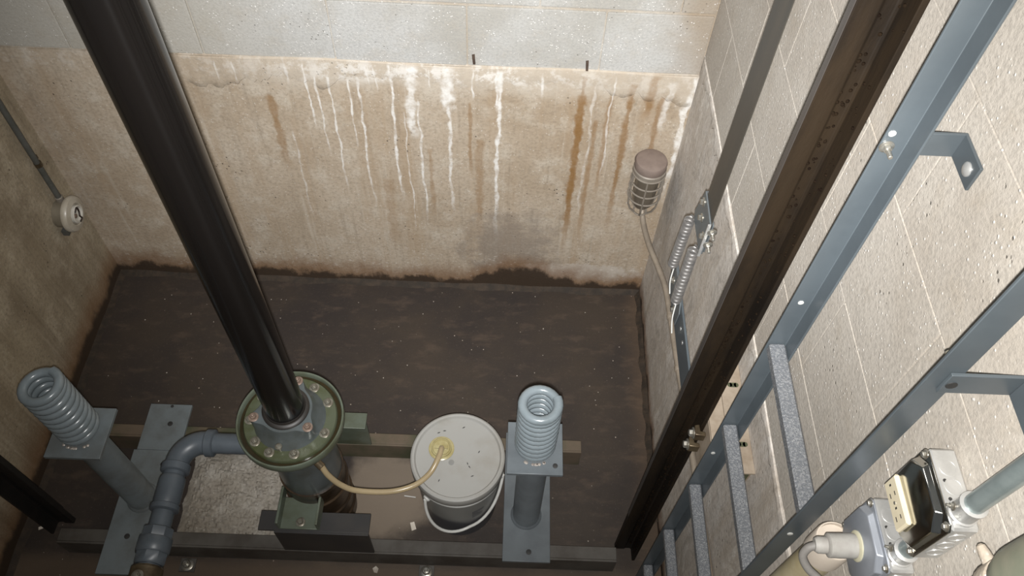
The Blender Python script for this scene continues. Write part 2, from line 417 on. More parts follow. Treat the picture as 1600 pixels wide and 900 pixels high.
M['paper'] = simple('paper_scrap', (0.72, 0.66, 0.57), (0.6, 0.54, 0.46), 0.8, 0, 20, 0)
M['chip'] = simple('paint_chips', (0.50, 0.46, 0.40), (0.35, 0.30, 0.25), 0.8, 0, 50, 0)
M['rust_tie'] = simple('rusted_tie', (0.11, 0.075, 0.055), (0.06, 0.04, 0.03), 0.7, 0.2, 50, 0.1)

# ------------------------------------------------------------------ mesh helpers
ORG = {}


class MB:
    def __init__(self):
        self.v = []
        self.f = []

    def add(self, vs, fs):
        o = len(self.v)
        self.v += [Vector(p) for p in vs]
        self.f += [tuple(i + o for i in f) for f in fs]
        return self

    def box(self, x0, x1, y0, y1, z0, z1, c=0.0):
        if c <= 0:
            vs = [(x, y, z) for z in (z0, z1) for y in (y0, y1) for x in (x0, x1)]
            return self.add(vs, [(0, 2, 3, 1), (4, 5, 7, 6), (0, 1, 5, 4), (2, 6, 7, 3), (0, 4, 6, 2), (1, 3, 7, 5)])
        bm = bmesh.new()
        bmesh.ops.create_cube(bm, size=1)
        bmesh.ops.scale(bm, vec=(x1 - x0, y1 - y0, z1 - z0), verts=bm.verts)
        bmesh.ops.translate(bm, vec=((x0 + x1) / 2, (y0 + y1) / 2, (z0 + z1) / 2), verts=bm.verts)
        bmesh.ops.bevel(bm, geom=bm.edges[:], offset=c, segments=1, affect='EDGES', profile=0.5)
        bm.verts.index_update()
        self.add([v.co.copy() for v in bm.verts], [[v.index for v in f.verts] for f in bm.faces])
        bm.free()
        return self

    def lathe(self, prof, p0=(0, 0, 0), axis=(0, 0, 1), n=32, cap=True):
        p0 = Vector(p0)
        q = Vector((0, 0, 1)).rotation_difference(Vector(axis).normalized())
        vs = []
        for r, z in prof:
            for i in range(n):
                a = 2 * PI * i / n
                vs.append(p0 + q @ Vector((r * math.cos(a), r * math.sin(a), z)))
        fs = []
        for k in range(len(prof) - 1):
            for i in range(n):
                j = (i + 1) % n
                fs.append((k * n + i, k * n + j, (k + 1) * n + j, (k + 1) * n + i))
        if cap:
            fs.append(tuple(range(n - 1, -1, -1)))
            fs.append(tuple((len(prof) - 1) * n + i for i in range(n)))
        return self.add(vs, fs)

    def cyl(self, a, b, r, r2=None, n=24):
        a, b = Vector(a), Vector(b)
        return self.lathe([(r, 0), (r if r2 is None else r2, (b - a).length)], a, b - a, n)

    def tube(self, pts, r, n=12, closed=False):
        pts = [Vector(p) for p in pts]
        N = len(pts)
        tang = []
        for i in range(N):
            a = pts[(i - 1) % N] if closed or i > 0 else pts[i]
            b = pts[(i + 1) % N] if closed or i < N - 1 else pts[i]
            tang.append((b - a).normalized())
        ref = Vector((0, 0, 1)) if abs(tang[0].z) < 0.9 else Vector((1, 0, 0))
        u = tang[0].cross(ref).normalized()
        vs = []
        for i in range(N):
            if i:
                u = (tang[i - 1].rotation_difference(tang[i])) @ u
                u = (u - tang[i] * u.dot(tang[i])).normalized()
            w = tang[i].cross(u)
            rr = r[i] if isinstance(r, (list, tuple)) else r
            for k in range(n):
                a = 2 * PI * k / n
                vs.append(pts[i] + (u * math.cos(a) + w * math.sin(a)) * rr)
        fs = []
        for i in range(N if closed else N - 1):
            for k in range(n):
                j = (k + 1) % n
                i2 = (i + 1) % N
                fs.append((i * n + k, i * n + j, i2 * n + j, i2 * n + k))
        if not closed:
            fs.append(tuple(range(n - 1, -1, -1)))
            fs.append(tuple((N - 1) * n + k for k in range(n)))
        return self.add(vs, fs)

    def prism(self, poly, vec):
        n = len(poly)
        vec = Vector(vec)
        vs = [Vector(p) for p in poly] + [Vector(p) + vec for p in poly]
        fs = [tuple(range(n - 1, -1, -1)), tuple(range(n, 2 * n))]
        fs += [(i, (i + 1) % n, n + (i + 1) % n, n + i) for i in range(n)]
        return self.add(vs, fs)

    def mesh(self, name, mat, org=Vector(), smooth=True, angle=38):
        me = bpy.data.meshes.new(name)
        me.from_pydata([p - org for p in self.v], [], self.f)
        bm = bmesh.new()
        bm.from_mesh(me)
        bmesh.ops.recalc_face_normals(bm, faces=bm.faces[:])
        bm.to_mesh(me)
        bm.free()
        me.materials.append(M[mat])
        if smooth:
            me.polygons.foreach_set('use_smooth', [True] * len(me.polygons))
            me.set_sharp_from_angle(angle=math.radians(angle))
        return me

    def build(self, name, mat, parent=None, smooth=True, bevel=0, label=None, org=None):
        og = ORG.get(parent.name, Vector()) if parent else Vector(org or (0, 0, 0))
        o = bpy.data.objects.new(name, self.mesh(name, mat, og, smooth))
        COL.objects.link(o)
        if parent:
            o.parent = parent
        else:
            o.location = og
        ORG[o.name] = og.copy()
        if bevel:
            md = o.modifiers.new('bevel', 'BEVEL')
            md.width = bevel
            md.segments = 2
            md.limit_method = 'ANGLE'
        if label:
            o['label'] = label
        return o


def thing(name, label, cat, loc, group=None):
    o = bpy.data.objects.new(name, None)
    o.empty_display_size = 0.05
    o.location = loc
    COL.objects.link(o)
    ORG[o.name] = Vector(loc)
    o['label'] = label
    o['category'] = cat
    if group:
        o['group'] = group
    return o


def tag(o, label, cat, group=None):
    o['label'] = label
    o['category'] = cat
    if group:
        o['group'] = group
    return o


def struct(o):
    o['kind'] = 'structure'
    return o


def inst(name, me, parent, pos, axis=(0, 0, 1), spin=0.0, scale=None):
    o = bpy.data.objects.new(name, me)
    COL.objects.link(o)
    og = ORG.get(parent.name, Vector())
    o.parent = parent
    o.location = Vector(pos) - og
    q = Vector((0, 0, 1)).rotation_difference(Vector(axis).normalized()) @ Quaternion((0, 0, 1), spin)
    o.rotation_euler = q.to_euler()
    if scale:
        o.scale = scale
    ORG[o.name] = og.copy()
    return o


_bolts = {}


def bolt(parent, pos, axis, r, mat='bolt', stud=0.0, name='bolt', spin=0.3):
    k = (round(r, 4), mat, stud)
    if k not in _bolts:
        b = MB()
        b.lathe([(r * 1.55, 0), (r * 1.55, r * 0.25), (r * 1.45, r * 0.32)], n=18)
        b.lathe([(r, r * 0.3), (r, r * 1.05), (r * 0.85, r * 1.25)], n=6)
        if stud:
            b.lathe([(r * 0.52, r), (r * 0.52, r * 1.2 + stud), (r * 0.4, r * 1.3 + stud)], n=12)
        _bolts[k] = b.mesh('bolt', mat)
    return inst(name, _bolts[k], parent, pos, axis, spin)


def crom(pts, sub=8):
    P = [Vector(p) for p in pts]
    P = [P[0] * 2 - P[1]] + P + [P[-1] * 2 - P[-2]]
    out = []
    for i in range(1, len(P) - 2):
        for k in range(sub):
            t = k / sub
            a, b, c, d = P[i - 1], P[i], P[i + 1], P[i + 2]
            out.append(0.5 * ((2 * b) + (c - a) * t + (2 * a - 5 * b + 4 * c - d) * t * t + (3 * b - a - 3 * c + d) * t ** 3))
    out.append(P[-2])
    return out


# ------------------------------------------------------------------ the pit: floor and walls
XL, XR, YB, YF = -1.5, 0.54, 1.832, -0.10
LEDGE, TOP = 1.08, 2.75
fl = struct(MB().box(XL - 0.15, XR + 0.15, YF - 0.15, YB + 0.15, -0.15, 0).build('floor', 'floor', smooth=False))


def rough_patch(name, x0, x1, y0, y1, nx, ny, amp, parent, mat, seed):
    rnd = random.Random(seed)
    g = [[0] * (ny + 1) for _ in range(nx + 1)]
    cells = [(rnd.uniform(x0, x1), rnd.uniform(y0, y1), rnd.uniform(-1, 1)) for _ in range(90)]
    vs, fs = [], []
    for i in range(nx + 1):
        for j in range(ny + 1):
            e = min(i, nx - i, j * 1.0, ny - j) / 6.0
            x = x0 + (x1 - x0) * i / nx
            y = y0 + (y1 - y0) * j / ny
            if e == 0:
                x += 0.012 * math.sin(y * 60) * math.sin(y * 23)
                y += 0.002 * math.sin(x * 70)
            c = min(cells, key=lambda k: (k[0] - x) ** 2 + (k[1] - y) ** 2)
            h = 0.009 + amp * (c[2] * 0.6 + rnd.uniform(-0.45, 0.45))
            vs.append((x, y, h * min(1, e + 0.05) if e > 0 else -0.002))
    for i in range(nx):
        for j in range(ny):
            a = i * (ny + 1) + j
            fs.append((a, a + ny + 1, a + ny + 2, a + 1))
    o = MB().add(vs, fs).build(name, mat, parent)
    return o


rough_patch('concrete_patch', -1.02, -0.60, 0.793, 1.09, 84, 58, 0.008, fl, 'patch', 3)

wb = struct(MB().box(XL - 0.15, XR + 0.15, YB, YB + 0.15, -0.15, LEDGE).build('wall_back', 'back', smooth=False))
wl = struct(MB().box(XL - 0.15, XL, YF - 0.15, YB + 0.15, -0.15, LEDGE).build('wall_left', 'left', smooth=False))
LEDGE_R = 1.148
wr = struct(MB().box(XR, XR + 0.15, YF - 0.15, YB + 0.15, -0.15, LEDGE_R).build('wall_right', 'right', smooth=False))
wf = struct(MB().box(XL - 0.15, XR + 0.15, YF - 0.15, YF, -0.15, LEDGE + 0.1).build('wall_front', 'left', smooth=False))
MB().box(XL - 0.15, XR + 0.15, YB + 0.008, YB + 0.15, LEDGE, TOP).build('mortar_bed', 'mortar', wb, smooth=False)
MB().box(XL - 0.15, XL - 0.005, YF - 0.15, YB + 0.15, LEDGE, TOP).build('mortar_bed', 'mortar', wl, smooth=False)
MB().box(XR + 0.0024, XR + 0.15, YF - 0.15, YB + 0.15, LEDGE_R, TOP).build('mortar_bed', 'block_pale', wr, smooth=False)

BW, BH, BD, J = 0.39, 0.199, 0.06, 0.0045


def block_mesh(mat, c):
    return MB().box(-0.5, 0.5, -0.5, 0.5, -0.5, 0.5, c).mesh('concrete_block', mat, smooth=False)


bm_grey, bm_pale = block_mesh('block_grey', 0.012), block_mesh('block_pale', 0.004)
row = 0
z = LEDGE
while z < TOP - 0.05:
    # back wall
    off = -0.125 if row % 2 == 0 else 0.07
    k = -5
    for k in range(-5, 4):
        a, b = max(XL, off + k * 0.375), min(XR, off + (k + 1) * 0.375)
        if b - a > 0.03:
            pr = YB + 0.004 + random.uniform(-0.0015, 0.0015)
            inst('concrete_block', bm_grey, wb, ((a + b) / 2, pr + BD / 2, z + BH / 2 + J / 2), scale=(b - a - J, BD, BH - J))
    # side walls
    offy = 0.16 if row % 2 == 0 else 0.35
    for k in range(-2, 6):
        a, b = max(YF, offy + k * 0.375), min(YB, offy + (k + 1) * 0.375)
        if b - a > 0.03:
            pr = random.uniform(-0.0004, 0.0004)
            inst('concrete_block', bm_pale, wr, (XR + 0.0015 + pr + BD / 2, (a + b) / 2, LEDGE_R + row * 0.209 + 0.1045), scale=(BD, b - a - 0.0022, 0.2068))
            inst('concrete_block', bm_grey, wl, (XL - 0.002 + pr - BD / 2, (a + b) / 2, z + BH / 2 + J / 2), scale=(BD, b - a - J, BH - J))
    z += BH + J / 2 + 0.002
    row += 1


# grout slopped over the top edge of the cast wall, ragged along its lower side
def grout(x0, x1, name, seed, along='x', depth=0.09):
    rnd = random.Random(seed)
    N = 150
    lo = []
    h = depth
    for i in range(N + 1):
        h += rnd.uniform(-0.014, 0.014)
        h = min(max(h, depth * 0.3), depth * 1.25)
        lo.append(h)
    vs, fs = [], []
    for i in range(N + 1):
        t = x0 + (x1 - x0) * i / N
        zz = LEDGE
        b = 0.004 + rnd.uniform(-0.0012, 0.0012)
        rows = [(YB + 0.009, zz + 0.006), (YB - b * 0.5, zz + 0.001), (YB - b, zz - lo[i] * 0.35), (YB - b, zz - lo[i] * 0.75), (YB - b * 0.7, zz - lo[i] * 0.95), (YB + 0.001, zz - lo[i])]
        for y, q in rows:
            if along == 'x':
                vs.append((t, y, q + 0.004 * math.sin(t * 9)))
            else:
                vs.append((XR - (YB - y), t, q + LEDGE_R - LEDGE + 0.004 * math.sin(t * 9)))
    R = 6
    for i in range(N):
        for k in range(R - 1):
            a = i * R + k
            fs.append((a, a + R, a + R + 1, a + 1))
    return vs, fs


vs, fs = grout(-0.95, 0.535, 'x', 5)
MB().add(vs, fs).build('grout_lip', 'back', wb)
vs, fs = grout(0.1, 1.826, 'y', 9, 'y', 0.05)
MB().add(vs, fs).build('grout_lip', 'right', wr)
for x, zt, ln in ((-0.107, 1.123, 0.03), (0.215, 1.118, 0.032), (-0.095, 1.083, 0.0)):
    if ln:
        MB().prism([(x - 0.005, YB + 0.003, zt), (x + 0.003, YB + 0.003, zt + 0.002), (x + 0.005, YB + 0.003, zt - ln), (x - 0.002, YB + 0.003, zt - ln)], (0, -0.006, 0)).build('wall_tie', 'rust_tie', wb, smooth=False)

# crumbly silt heaped along the foot of the walls
def silt(name, pts, parent, w, h, seed, mat):
    rnd = random.Random(seed)
    vs, fs = [], []
    (xa, ya), (xb, yb), (nx, ny) = pts
    N = 220
    for i in range(N + 1):
        t = i / N
        x, y = xa + (xb - xa) * t, ya + (yb - ya) * t
        ww = w * (0.85 + 0.25 * math.sin(i * 0.21 + seed) * math.sin(i * 0.057)) + rnd.uniform(-0.001, 0.001)
        hh = h * (0.85 + 0.3 * math.sin(i * 0.17) * math.sin(i * 0.043 + seed)) + rnd.uniform(-0.0008, 0.0008)
        for a, b in ((-0.002, hh), (ww * 0.35, hh * 0.62), (ww * 0.75, hh * 0.2), (ww, -0.001)):
            vs.append((x + nx * a, y + ny * a, b))
    for i in range(N):
        for k in range(3):
            a = i * 4 + k
            fs.append((a, a + 4, a + 5, a + 1))
    MB().add(vs, fs).build(name, mat, parent)


M['silt'] = simple('damp_silt', (0.022, 0.015, 0.009), (0.045, 0.029, 0.017), 0.8, 0, 30, 0.4)
silt('silt_edge', ((XL, YB), (XR, YB), (0, -1)), fl, 0.026, 0.016, 1, 'silt')
silt('silt_edge', ((XL, 0.3), (XL, YB), (1, 0)), fl, 0.024, 0.014, 2, 'silt')
silt('silt_edge', ((XR, 0.9), (XR, YB), (-1, 0)), fl, 0.022, 0.016, 3, 'silt')

# ------------------------------------------------------------------ pit channels
FC0, FC1 = 0.739, 0.785


def channel(name, label, x0, x1, y0, y1, mat, cat='steel beam'):
    t = thing(name, label, cat, ((x0 + x1) / 2, (y0 + y1) / 2, 0))
    MB().box(x0, x1, y0, y0 + 0.007, 0, 0.1).build('web', mat, t, bevel=0.0015)
    MB().box(x0, x1, y0 + 0.007, y1, 0.092, 0.1).build('flange', mat, t, bevel=0.0015)
    MB().box(x0, x1, y0 + 0.007, y1, 0, 0.008).build('flange', mat, t, bevel=0.0015)
    return t


channel('pit_channel', 'long dark steel channel across the front, carrying both buffers', -1.335, 0.385, FC0, FC1, 'channel')
channel('pit_channel', 'brown mossy steel channel crossing the floor behind the bucket', -1.30, 0.284, 1.095, 1.139, 'rear_channel')

# ------------------------------------------------------------------ spring buffers


def spring_pts(cx, cy, z0, z1, r, turns, wr, seg=22, phase=0.0):
    pts = []
    N = int(turns * seg)
    for i in range(N + 1):
        t = i / seg
        # closed end coils
        e = 1.0
        zlin = z0 + wr
        span = z1 - z0 - 2 * wr
        te = min(t, e) * 0.55
        full = (turns - 2 * e) + 2 * e * 0.55
        if t <= e:
            q = te
        elif t >= turns - e:
            q = e * 0.55 + (turns - 2 * e) + (t - (turns - e)) * 0.55
        else:
            q = e * 0.55 + (t - e)
        a = phase + 2 * PI * t
        pts.append((cx + r * math.cos(a), cy + r * math.sin(a), zlin + span * q / full))
    return pts


def buffer(label, cx, cy, plates, zt, zs, mat, pmat, phase):
    t = thing('spring_buffer', label, 'spring buffer', (cx, cy, 0.1), 'spring buffers on the pit channels')
    bp = None
    for (x0, x1, y0, y1) in plates:
        b = MB().box(x0, x1, y0, y1, 0.1, 0.112).build('base_plate', pmat, t, bevel=0.0015)
        bp = bp or b
    MB().lathe([(0.0455, 0.112), (0.0425, 0.118), (0.0425, zt - 0.012)], (cx, cy, 0), n=36).build('post', pmat, t)
    MB().lathe([(0.049, 0.112), (0.0475, 0.116), (0.0425, 0.121)], (cx, cy, 0), n=36).build('weld_bead', pmat, t)
    tp = MB().box(cx - 0.073, cx + 0.073, cy - 0.073, cy + 0.073, zt - 0.012, zt).build('top_plate', pmat, t, bevel=0.0012)
    pts = spring_pts(cx + 0.0, cy + 0.008, zt, zs, 0.0435, 10.0, 0.0118, 26, phase)
    MB().tube(pts, 0.0118, 12).build('coil_spring', mat, t)
    rnd = random.Random(int(cx * 100))
    wv = MB()
    for k in range(9):
        a = -PI / 2 + rnd.uniform(-0.7, 0.7)
        wv.lathe([(0.004, 0), (0.0045, 0.002), (0.002, 0.004)], (cx + 0.055 * math.cos(a), cy + 0.008 + 0.055 * math.sin(a), zt), n=7)
    M.setdefault('weld', simple('bright_weld_spatter', (0.42, 0.38, 0.34), (0.25, 0.22, 0.2), 0.4, 0.3, 80, 0.2))
    wv.build('weld_spatter', 'weld', tp)
    return t, bp


hole = MB().lathe([(0.0085, 0), (0.0085, 0.0012), (0.006, 0.0016)], n=16).mesh('bolt_hole', 'bolt_dark')
t, bp = buffer('glossy grey spring buffer on a post beside the white bucket', 0.102, 0.874, [(0.031, 0.178, 0.727, 1.154)], 0.625, 0.878, 'buffer_paint', 'grey_paint', 0.4)
inst('bolt_hole', hole, t, (0.112, 0.757, 0.112))
inst('bolt_hole', hole, t, (0.09, 1.12, 0.112))
inst('bolt_hole', hole, t, (0.155, 0.826, 0.625), scale=(0.8, 0.8, 1))
t, bp = buffer('dull grey spring buffer on a post beside the stained left wall', -1.107, 0.885, [(-1.183, -1.036, 0.648, 1.046), (-1.174, -1.035, 1.0465, 1.212)], 0.595, 0.855, 'buffer_paint', 'grey_paint_left', 1.2)
for p in ((-1.09, 1.14, 0.112), (-1.12, 0.762, 0.112), (-1.10, 1.204, 0.112), (-1.075, 0.998, 0.112)):
    inst('bolt_hole', hole, t, p, scale=(1, 1, 1) if p[1] < 1.2 else (0.6, 0.6, 1))

# ------------------------------------------------------------------ hydraulic jack
JX, JY = -0.545, 0.919
j = thing('hydraulic_jack', 'hydraulic jack with oily black plunger rising from a bolted grey cylinder', 'hydraulic jack', (JX, JY, 0))


def ring_prof(pr):
    return [(r, z) for r, z in pr]


MB().lathe([(0.093, 0), (0.093, 0.05), (0.097, 0.055), (0.097, 0.065), (0.092, 0.07), (0.092, 0.13), (0.096, 0.135), (0.096, 0.145), (0.091, 0.15),
            (0.091, 0.23), (0.097, 0.235), (0.097, 0.25), (0.092, 0.255), (0.091, 0.30), (0.094, 0.305), (0.094, 0.335)], (JX, JY, 0), n=48).build('casing', 'casing', j)
MB().lathe([(0.0895, 0.335), (0.0895, 0.62)], (JX, JY, 0), n=48).build('cylinder', 'jack_grey', j)
MB().lathe([(0.089, 0.617), (0.120, 0.619), (0.134, 0.624), (0.1385, 0.630), (0.140, 0.638), (0.140, 0.656), (0.1385, 0.659), (0.135, 0.659), (0.133, 0.656),
            (0.132, 0.642), (0.128, 0.639), (0.09, 0.639)], (JX, JY, 0), n=64).build('drip_ring', 'olive', j)
MB().lathe([(0.085, 0.638), (0.121, 0.638), (0.122, 0.642), (0.122, 0.652), (0.119, 0.656), (0.075, 0.657)], (JX, JY, 0), n=64).build('flange', 'jack_oily', j)
# oil standing in the drip ring
M['oil'] = simple('dark_standing_oil', (0.03, 0.022, 0.01), (0.02, 0.016, 0.008), 0.08, 0, 10, 0)
MB().lathe([(0.119, 0.6395), (0.133, 0.6395), (0.133, 0.643), (0.119, 0.643)], (JX, JY, 0), n=64).build('oil_pool', 'oil', j)
# packing head with raised lugs for the gland studs
hub = MB()
n_ = 72
prof = [(0.094, 0.655), (0.090, 0.662), (0.080, 0.672), (0.073, 0.688), (0.069, 0.704), (0.0665, 0.712), (0.060, 0.713)]
lug = [math.radians(a) for a in (78, 200, 322)]
vs, fs = [], []
for k, (r, z) in enumerate(prof):
    for i in range(n_):
        a = 2 * PI * i / n_
        bump = sum(math.exp(-((((a - l + PI) % (2 * PI)) - PI) / 0.26) ** 2) for l in lug)
        wgt = (0, 0.35, 0.9, 1, 1, 1, 0.9)[k]
        rr = r + bump * wgt * (0.094 - r)
        vs.append((JX + rr * math.cos(a), JY + rr * math.sin(a), z))
for k in range(len(prof) - 1):
    for i in range(n_):
        fs.append((k * n_ + i, k * n_ + (i + 1) % n_, (k + 1) * n_ + (i + 1) % n_, (k + 1) * n_ + i))
fs.append(tuple((len(prof) - 1) * n_ + i for i in range(n_)))
hub.add(vs, fs)
hd = hub.build('packing_head', 'jack_grey', j)
MB().lathe([(0.058, 0.710), (0.0605, 0.713), (0.0605, 0.718), (0.057, 0.722), (0.052, 0.723), (0.051, 0.727), (0.0503, 0.730)], (JX, JY, 0), n=48).build('wiper_seal', 'seal', j)
MB().lathe([(0.0495, 0.70), (0.0495, 3.2)], (JX, JY, 0), n=64).build('plunger', 'black_chrome', j)
for a in lug:
    bolt(j, (JX + 0.082 * math.cos(a), JY + 0.082 * math.sin(a), 0.713), (0, 0, 1), 0.0085, 'bolt_rust', 0.006)
for a in (28, 62, 105, 145, 185, 222, 250, 286, 338):
    a = math.radians(a)
    bolt(j, (JX + 0.104 * math.cos(a), JY + 0.104 * math.sin(a), 0.656), (0, 0, 1), 0.0088, 'bolt_dull', 0.004)
MB().lathe([(0.006, 0), (0.006, 0.012), (0.009, 0.014), (0.009, 0.02), (0.005, 0.024)], (JX - 0.01, JY - 0.088, 0.656), n=12).build('grease_nipple', 'bolt_dull', j)
MB().cyl((JX + 0.055, JY - 0.066, 0.545), (JX + 0.080, JY - 0.086, 0.54), 0.011, n=14).build('drain_nipple', 'brass', j)
# front stay: olive channel on a black angle
br = MB().box(-0.625, -0.505, 0.752, 0.845, 0.264, 0.271).build('stay', 'olive', j, bevel=0.001)
MB().box(-0.625, -0.618, 0.752, 0.862, 0.271, 0.315).build('stay_flange', 'olive', br, bevel=0.001)
MB().box(-0.512, -0.505, 0.752, 0.872, 0.271, 0.315).build('stay_flange', 'olive', br, bevel=0.001)
bolt(br, (-0.562, 0.772, 0.271), (0, 0, 1), 0.009, 'bolt_dull')
an = MB().box(-0.684, -0.362, 0.748, 0.806, 0.256, 0.264).build('support_angle', 'black_angle', j, bevel=0.001)
MB().box(-0.636, -0.362, 0.741, 0.749, 0.100, 0.264).build('support_angle_leg', 'black_angle', an, bevel=0.001)
ba = MB().box(-0.67, -0.415, 1.078, 1.132, 0.256, 0.264).build('support_angle', 'olive', j, bevel=0.001)
MB().box(-0.67, -0.415, 1.096, 1.104, 0.100, 0.256).build('support_angle_leg', 'olive', ba, bevel=0.001)
MB().box(-0.605, -0.495, 1.0, 1.12, 0.264, 0.271).build('stay', 'olive', j, bevel=0.001)

# ------------------------------------------------------------------ hydraulic supply pipe
PX, PZ = -0.876, 0.485
p = thing('hydraulic_pipe', 'grey painted steel oil pipe with elbow leading to the jack', 'pipe', (PX, 0.3, PZ))
MB().cyl((JX - 0.088, JY - 0.004, PZ), (PX + 0.075, JY - 0.004, PZ), 0.0285, n=28).build('feed_pipe', 'pipe_paint', p)
el = [(PX + 0.075, JY - 0.004, PZ)]
for i in range(13):
    a = i / 12 * PI / 2
    el.append((PX + 0.062 - 0.062 * math.sin(a), JY - 0.004 - 0.062 + 0.062 * math.cos(a), PZ))
el.append((PX, JY - 0.078, PZ))
MB().tube(el, 0.0325, 24).build('elbow', 'pipe_paint', p)
MB().lathe([(0.034, 0), (0.0385, 0.003), (0.0385, 0.022), (0.034, 0.025)], (PX + 0.065, JY - 0.004, PZ), (1, 0, 0), 28).build('elbow_collar', 'pipe_paint', p)
MB().lathe([(0.034, 0), (0.0385, 0.003), (0.0385, 0.022), (0.034, 0.025)], (PX, JY - 0.07, PZ), (0, -1, 0), 28).build('elbow_collar', 'pipe_paint', p)
MB().cyl((PX, JY - 0.08, PZ), (PX, 0.45, PZ), 0.0285, n=28).build('riser_pipe', 'pipe_paint', p)
MB().lathe([(0.029, 0), (0.033, 0.005), (0.035, 0.015), (0.035, 0.07), (0.033, 0.08), (0.038, 0.083), (0.038, 0.096), (0.030, 0.10)], (PX, 0.815, PZ), (0, -1, 0), 28).build('coupling', 'pipe_paint', p)
un = MB().lathe([(0.036, 0), (0.040, 0.004), (0.040, 0.03), (0.038, 0.034)], (PX, 0.672, PZ), (0, -1, 0), 8).build('union', 'pipe_paint', p)
MB().lathe([(0.042, 0), (0.045, 0.004), (0.045, 0.036), (0.042, 0.04)], (PX, 0.645, PZ), (0, -1, 0), 8).build('union_nut', 'pipe_paint', un)
MB().lathe([(0.040, 0), (0.040, 0.025), (0.036, 0.03)], (PX, 0.606, PZ), (0, -1, 0), 8).build('union_tail', 'pipe_paint', un)
vb = MB().lathe([(0.036, 0), (0.041, 0.006), (0.041, 0.03), (0.046, 0.04), (0.046, 0.08), (0.036, 0.09)], (PX, 0.572, PZ), (0, -1, 0), 10).build('valve_body', 'brass', p)
bolt(vb, (PX - 0.002, 0.537, PZ + 0.044), (0, 0, 1), 0.010, 'bolt_dull', 0.004)
MB().cyl((PX, 0.47, PZ), (PX, YF, PZ), 0.0285, n=28).build('wall_pipe', 'pipe_paint', p)

# ------------------------------------------------------------------ bucket and drain hose
BX, BY = -0.113, 0.953
b = thing('bucket', 'white plastic bucket with a lid and bail handle', 'bucket', (BX, BY, 0))
MB().lathe([(0.112, 0), (0.117, 0.004), (0.119, 0.02), (0.130, 0.30), (0.1305, 0.305), (0.1365, 0.307), (0.1365, 0.313), (0.131, 0.316), (0.1315, 0.335), (0.1365, 0.337), (0.1365, 0.342), (0.132, 0.345)],
           (BX, BY, 0), n=64).build('pail', 'bucket', b)
ld = MB().lathe([(0.1385, 0.330), (0.1405, 0.334), (0.1405, 0.362), (0.139, 0.368), (0.1345, 0.371), (0.1285, 0.370), (0.126, 0.365), (0.124, 0.3625), (0.06, 0.363), (0.001, 0.3632)],
                (BX, BY, 0), n=64).build('lid', 'lid', b)
cpx, cpy = -0.163, 0.977
cp = MB().lathe([(0.038, 0.3625), (0.038, 0.366), (0.034, 0.368), (0.031, 0.368), (0.030, 0.374), (0.027, 0.376), (0.025, 0.3745), (0.024, 0.371), (0.001, 0.371)], (cpx, cpy, 0), n=32).build('spout_cap', 'cap', b)
MB().box(cpx - 0.020, cpx + 0.020, cpy - 0.005, cpy + 0.005, 0.371, 0.378).build('cap_tab', 'cap', cp, bevel=0.001)
MB().lathe([(0.0085, 0), (0.0085, 0.0012), (0.004, 0.0014)], (BX - 0.018, BY - 0.018, 0.3628), n=16).build('moulding_mark', 'bucket', b)
earL, earR = Vector((-0.205, 0.848, 0.285)), Vector((0.019, 0.935, 0.285))
for e in (earL, earR):
    d = (e - Vector((BX, BY, 0.285)))
    d.z = 0
    d.normalize()
    MB().lathe([(0.012, -0.012), (0.012, 0.004), (0.009, 0.008)], Vector((BX, BY, 0.285)) + d * 0.1305, d, 14).build('handle_ear', 'handle', b)
hp = []
mid = Vector((-0.095, 0.818, 0.115))
for i in range(31):
    t_ = i / 30
    # bail hanging against the front of the pail
    ang = PI * t_
    ca, sa = math.cos(ang), math.sin(ang)
    c0 = (earL + earR) / 2
    q = c0 + (earL - c0) * ca + (mid - c0) * sa
    # keep the bail outside the pail
    dd = Vector((q.x - BX, q.y - BY))
    rad = 0.119 + 0.011 * q.z / 0.3 + 0.008
    if dd.length < rad:
        dd = dd.normalized() * rad
        q = Vector((BX + dd.x, BY + dd.y, q.z))
    hp.append(q)
MB().tube(hp, 0.0048, 10).build('bail_handle', 'handle', b)
# faded printing on the side of the pail
ink = MB()
for k in range(9):
    zz = 0.175 + k * 0.0062
    a0, a1 = math.radians(292), math.radians(292 + random.choice((13, 16, 18, 9)))
    st = 6
    vs, fs = [], []
    for i in range(st + 1):
        a = a0 + (a1 - a0) * i / st
        for z_ in (zz, zz + 0.003):
            rr = 0.119 + 0.011 * (z_ - 0.02) / 0.28 + 0.0006
            vs.append((BX + rr * math.cos(a), BY + rr * math.sin(a), z_))
    for i in range(st):
        fs.append((2 * i, 2 * i + 2, 2 * i + 3, 2 * i + 1))
    ink.add(vs, fs)
ink.build('faded_print', 'ink', b, smooth=False)
for k, (fx, fy, an_) in enumerate(((0.012, 0.095, 0.5), (0.062, 0.018, 1.0), (0.03, -0.02, 2.0), (0.036, -0.03, 2.3), (0.046, -0.058, 0.4), (-0.05, -0.075, 1.2), (-0.045, 0.082, 0.1), (-0.062, 0.075, 0.4))):
    ca, sa = math.cos(an_), math.sin(an_)
    x, y = BX + fx, BY + fy
    MB().prism([(x + ca * 0.005, y + sa * 0.005, 0.3628), (x - sa * 0.0015, y + ca * 0.0015, 0.3628), (x - ca * 0.005, y - sa * 0.005, 0.3628), (x + sa * 0.0015, y - ca * 0.0015, 0.3628)], (0, 0, 0.0014)).build('dirt_fleck', 'bolt_dark', ld, smooth=False)

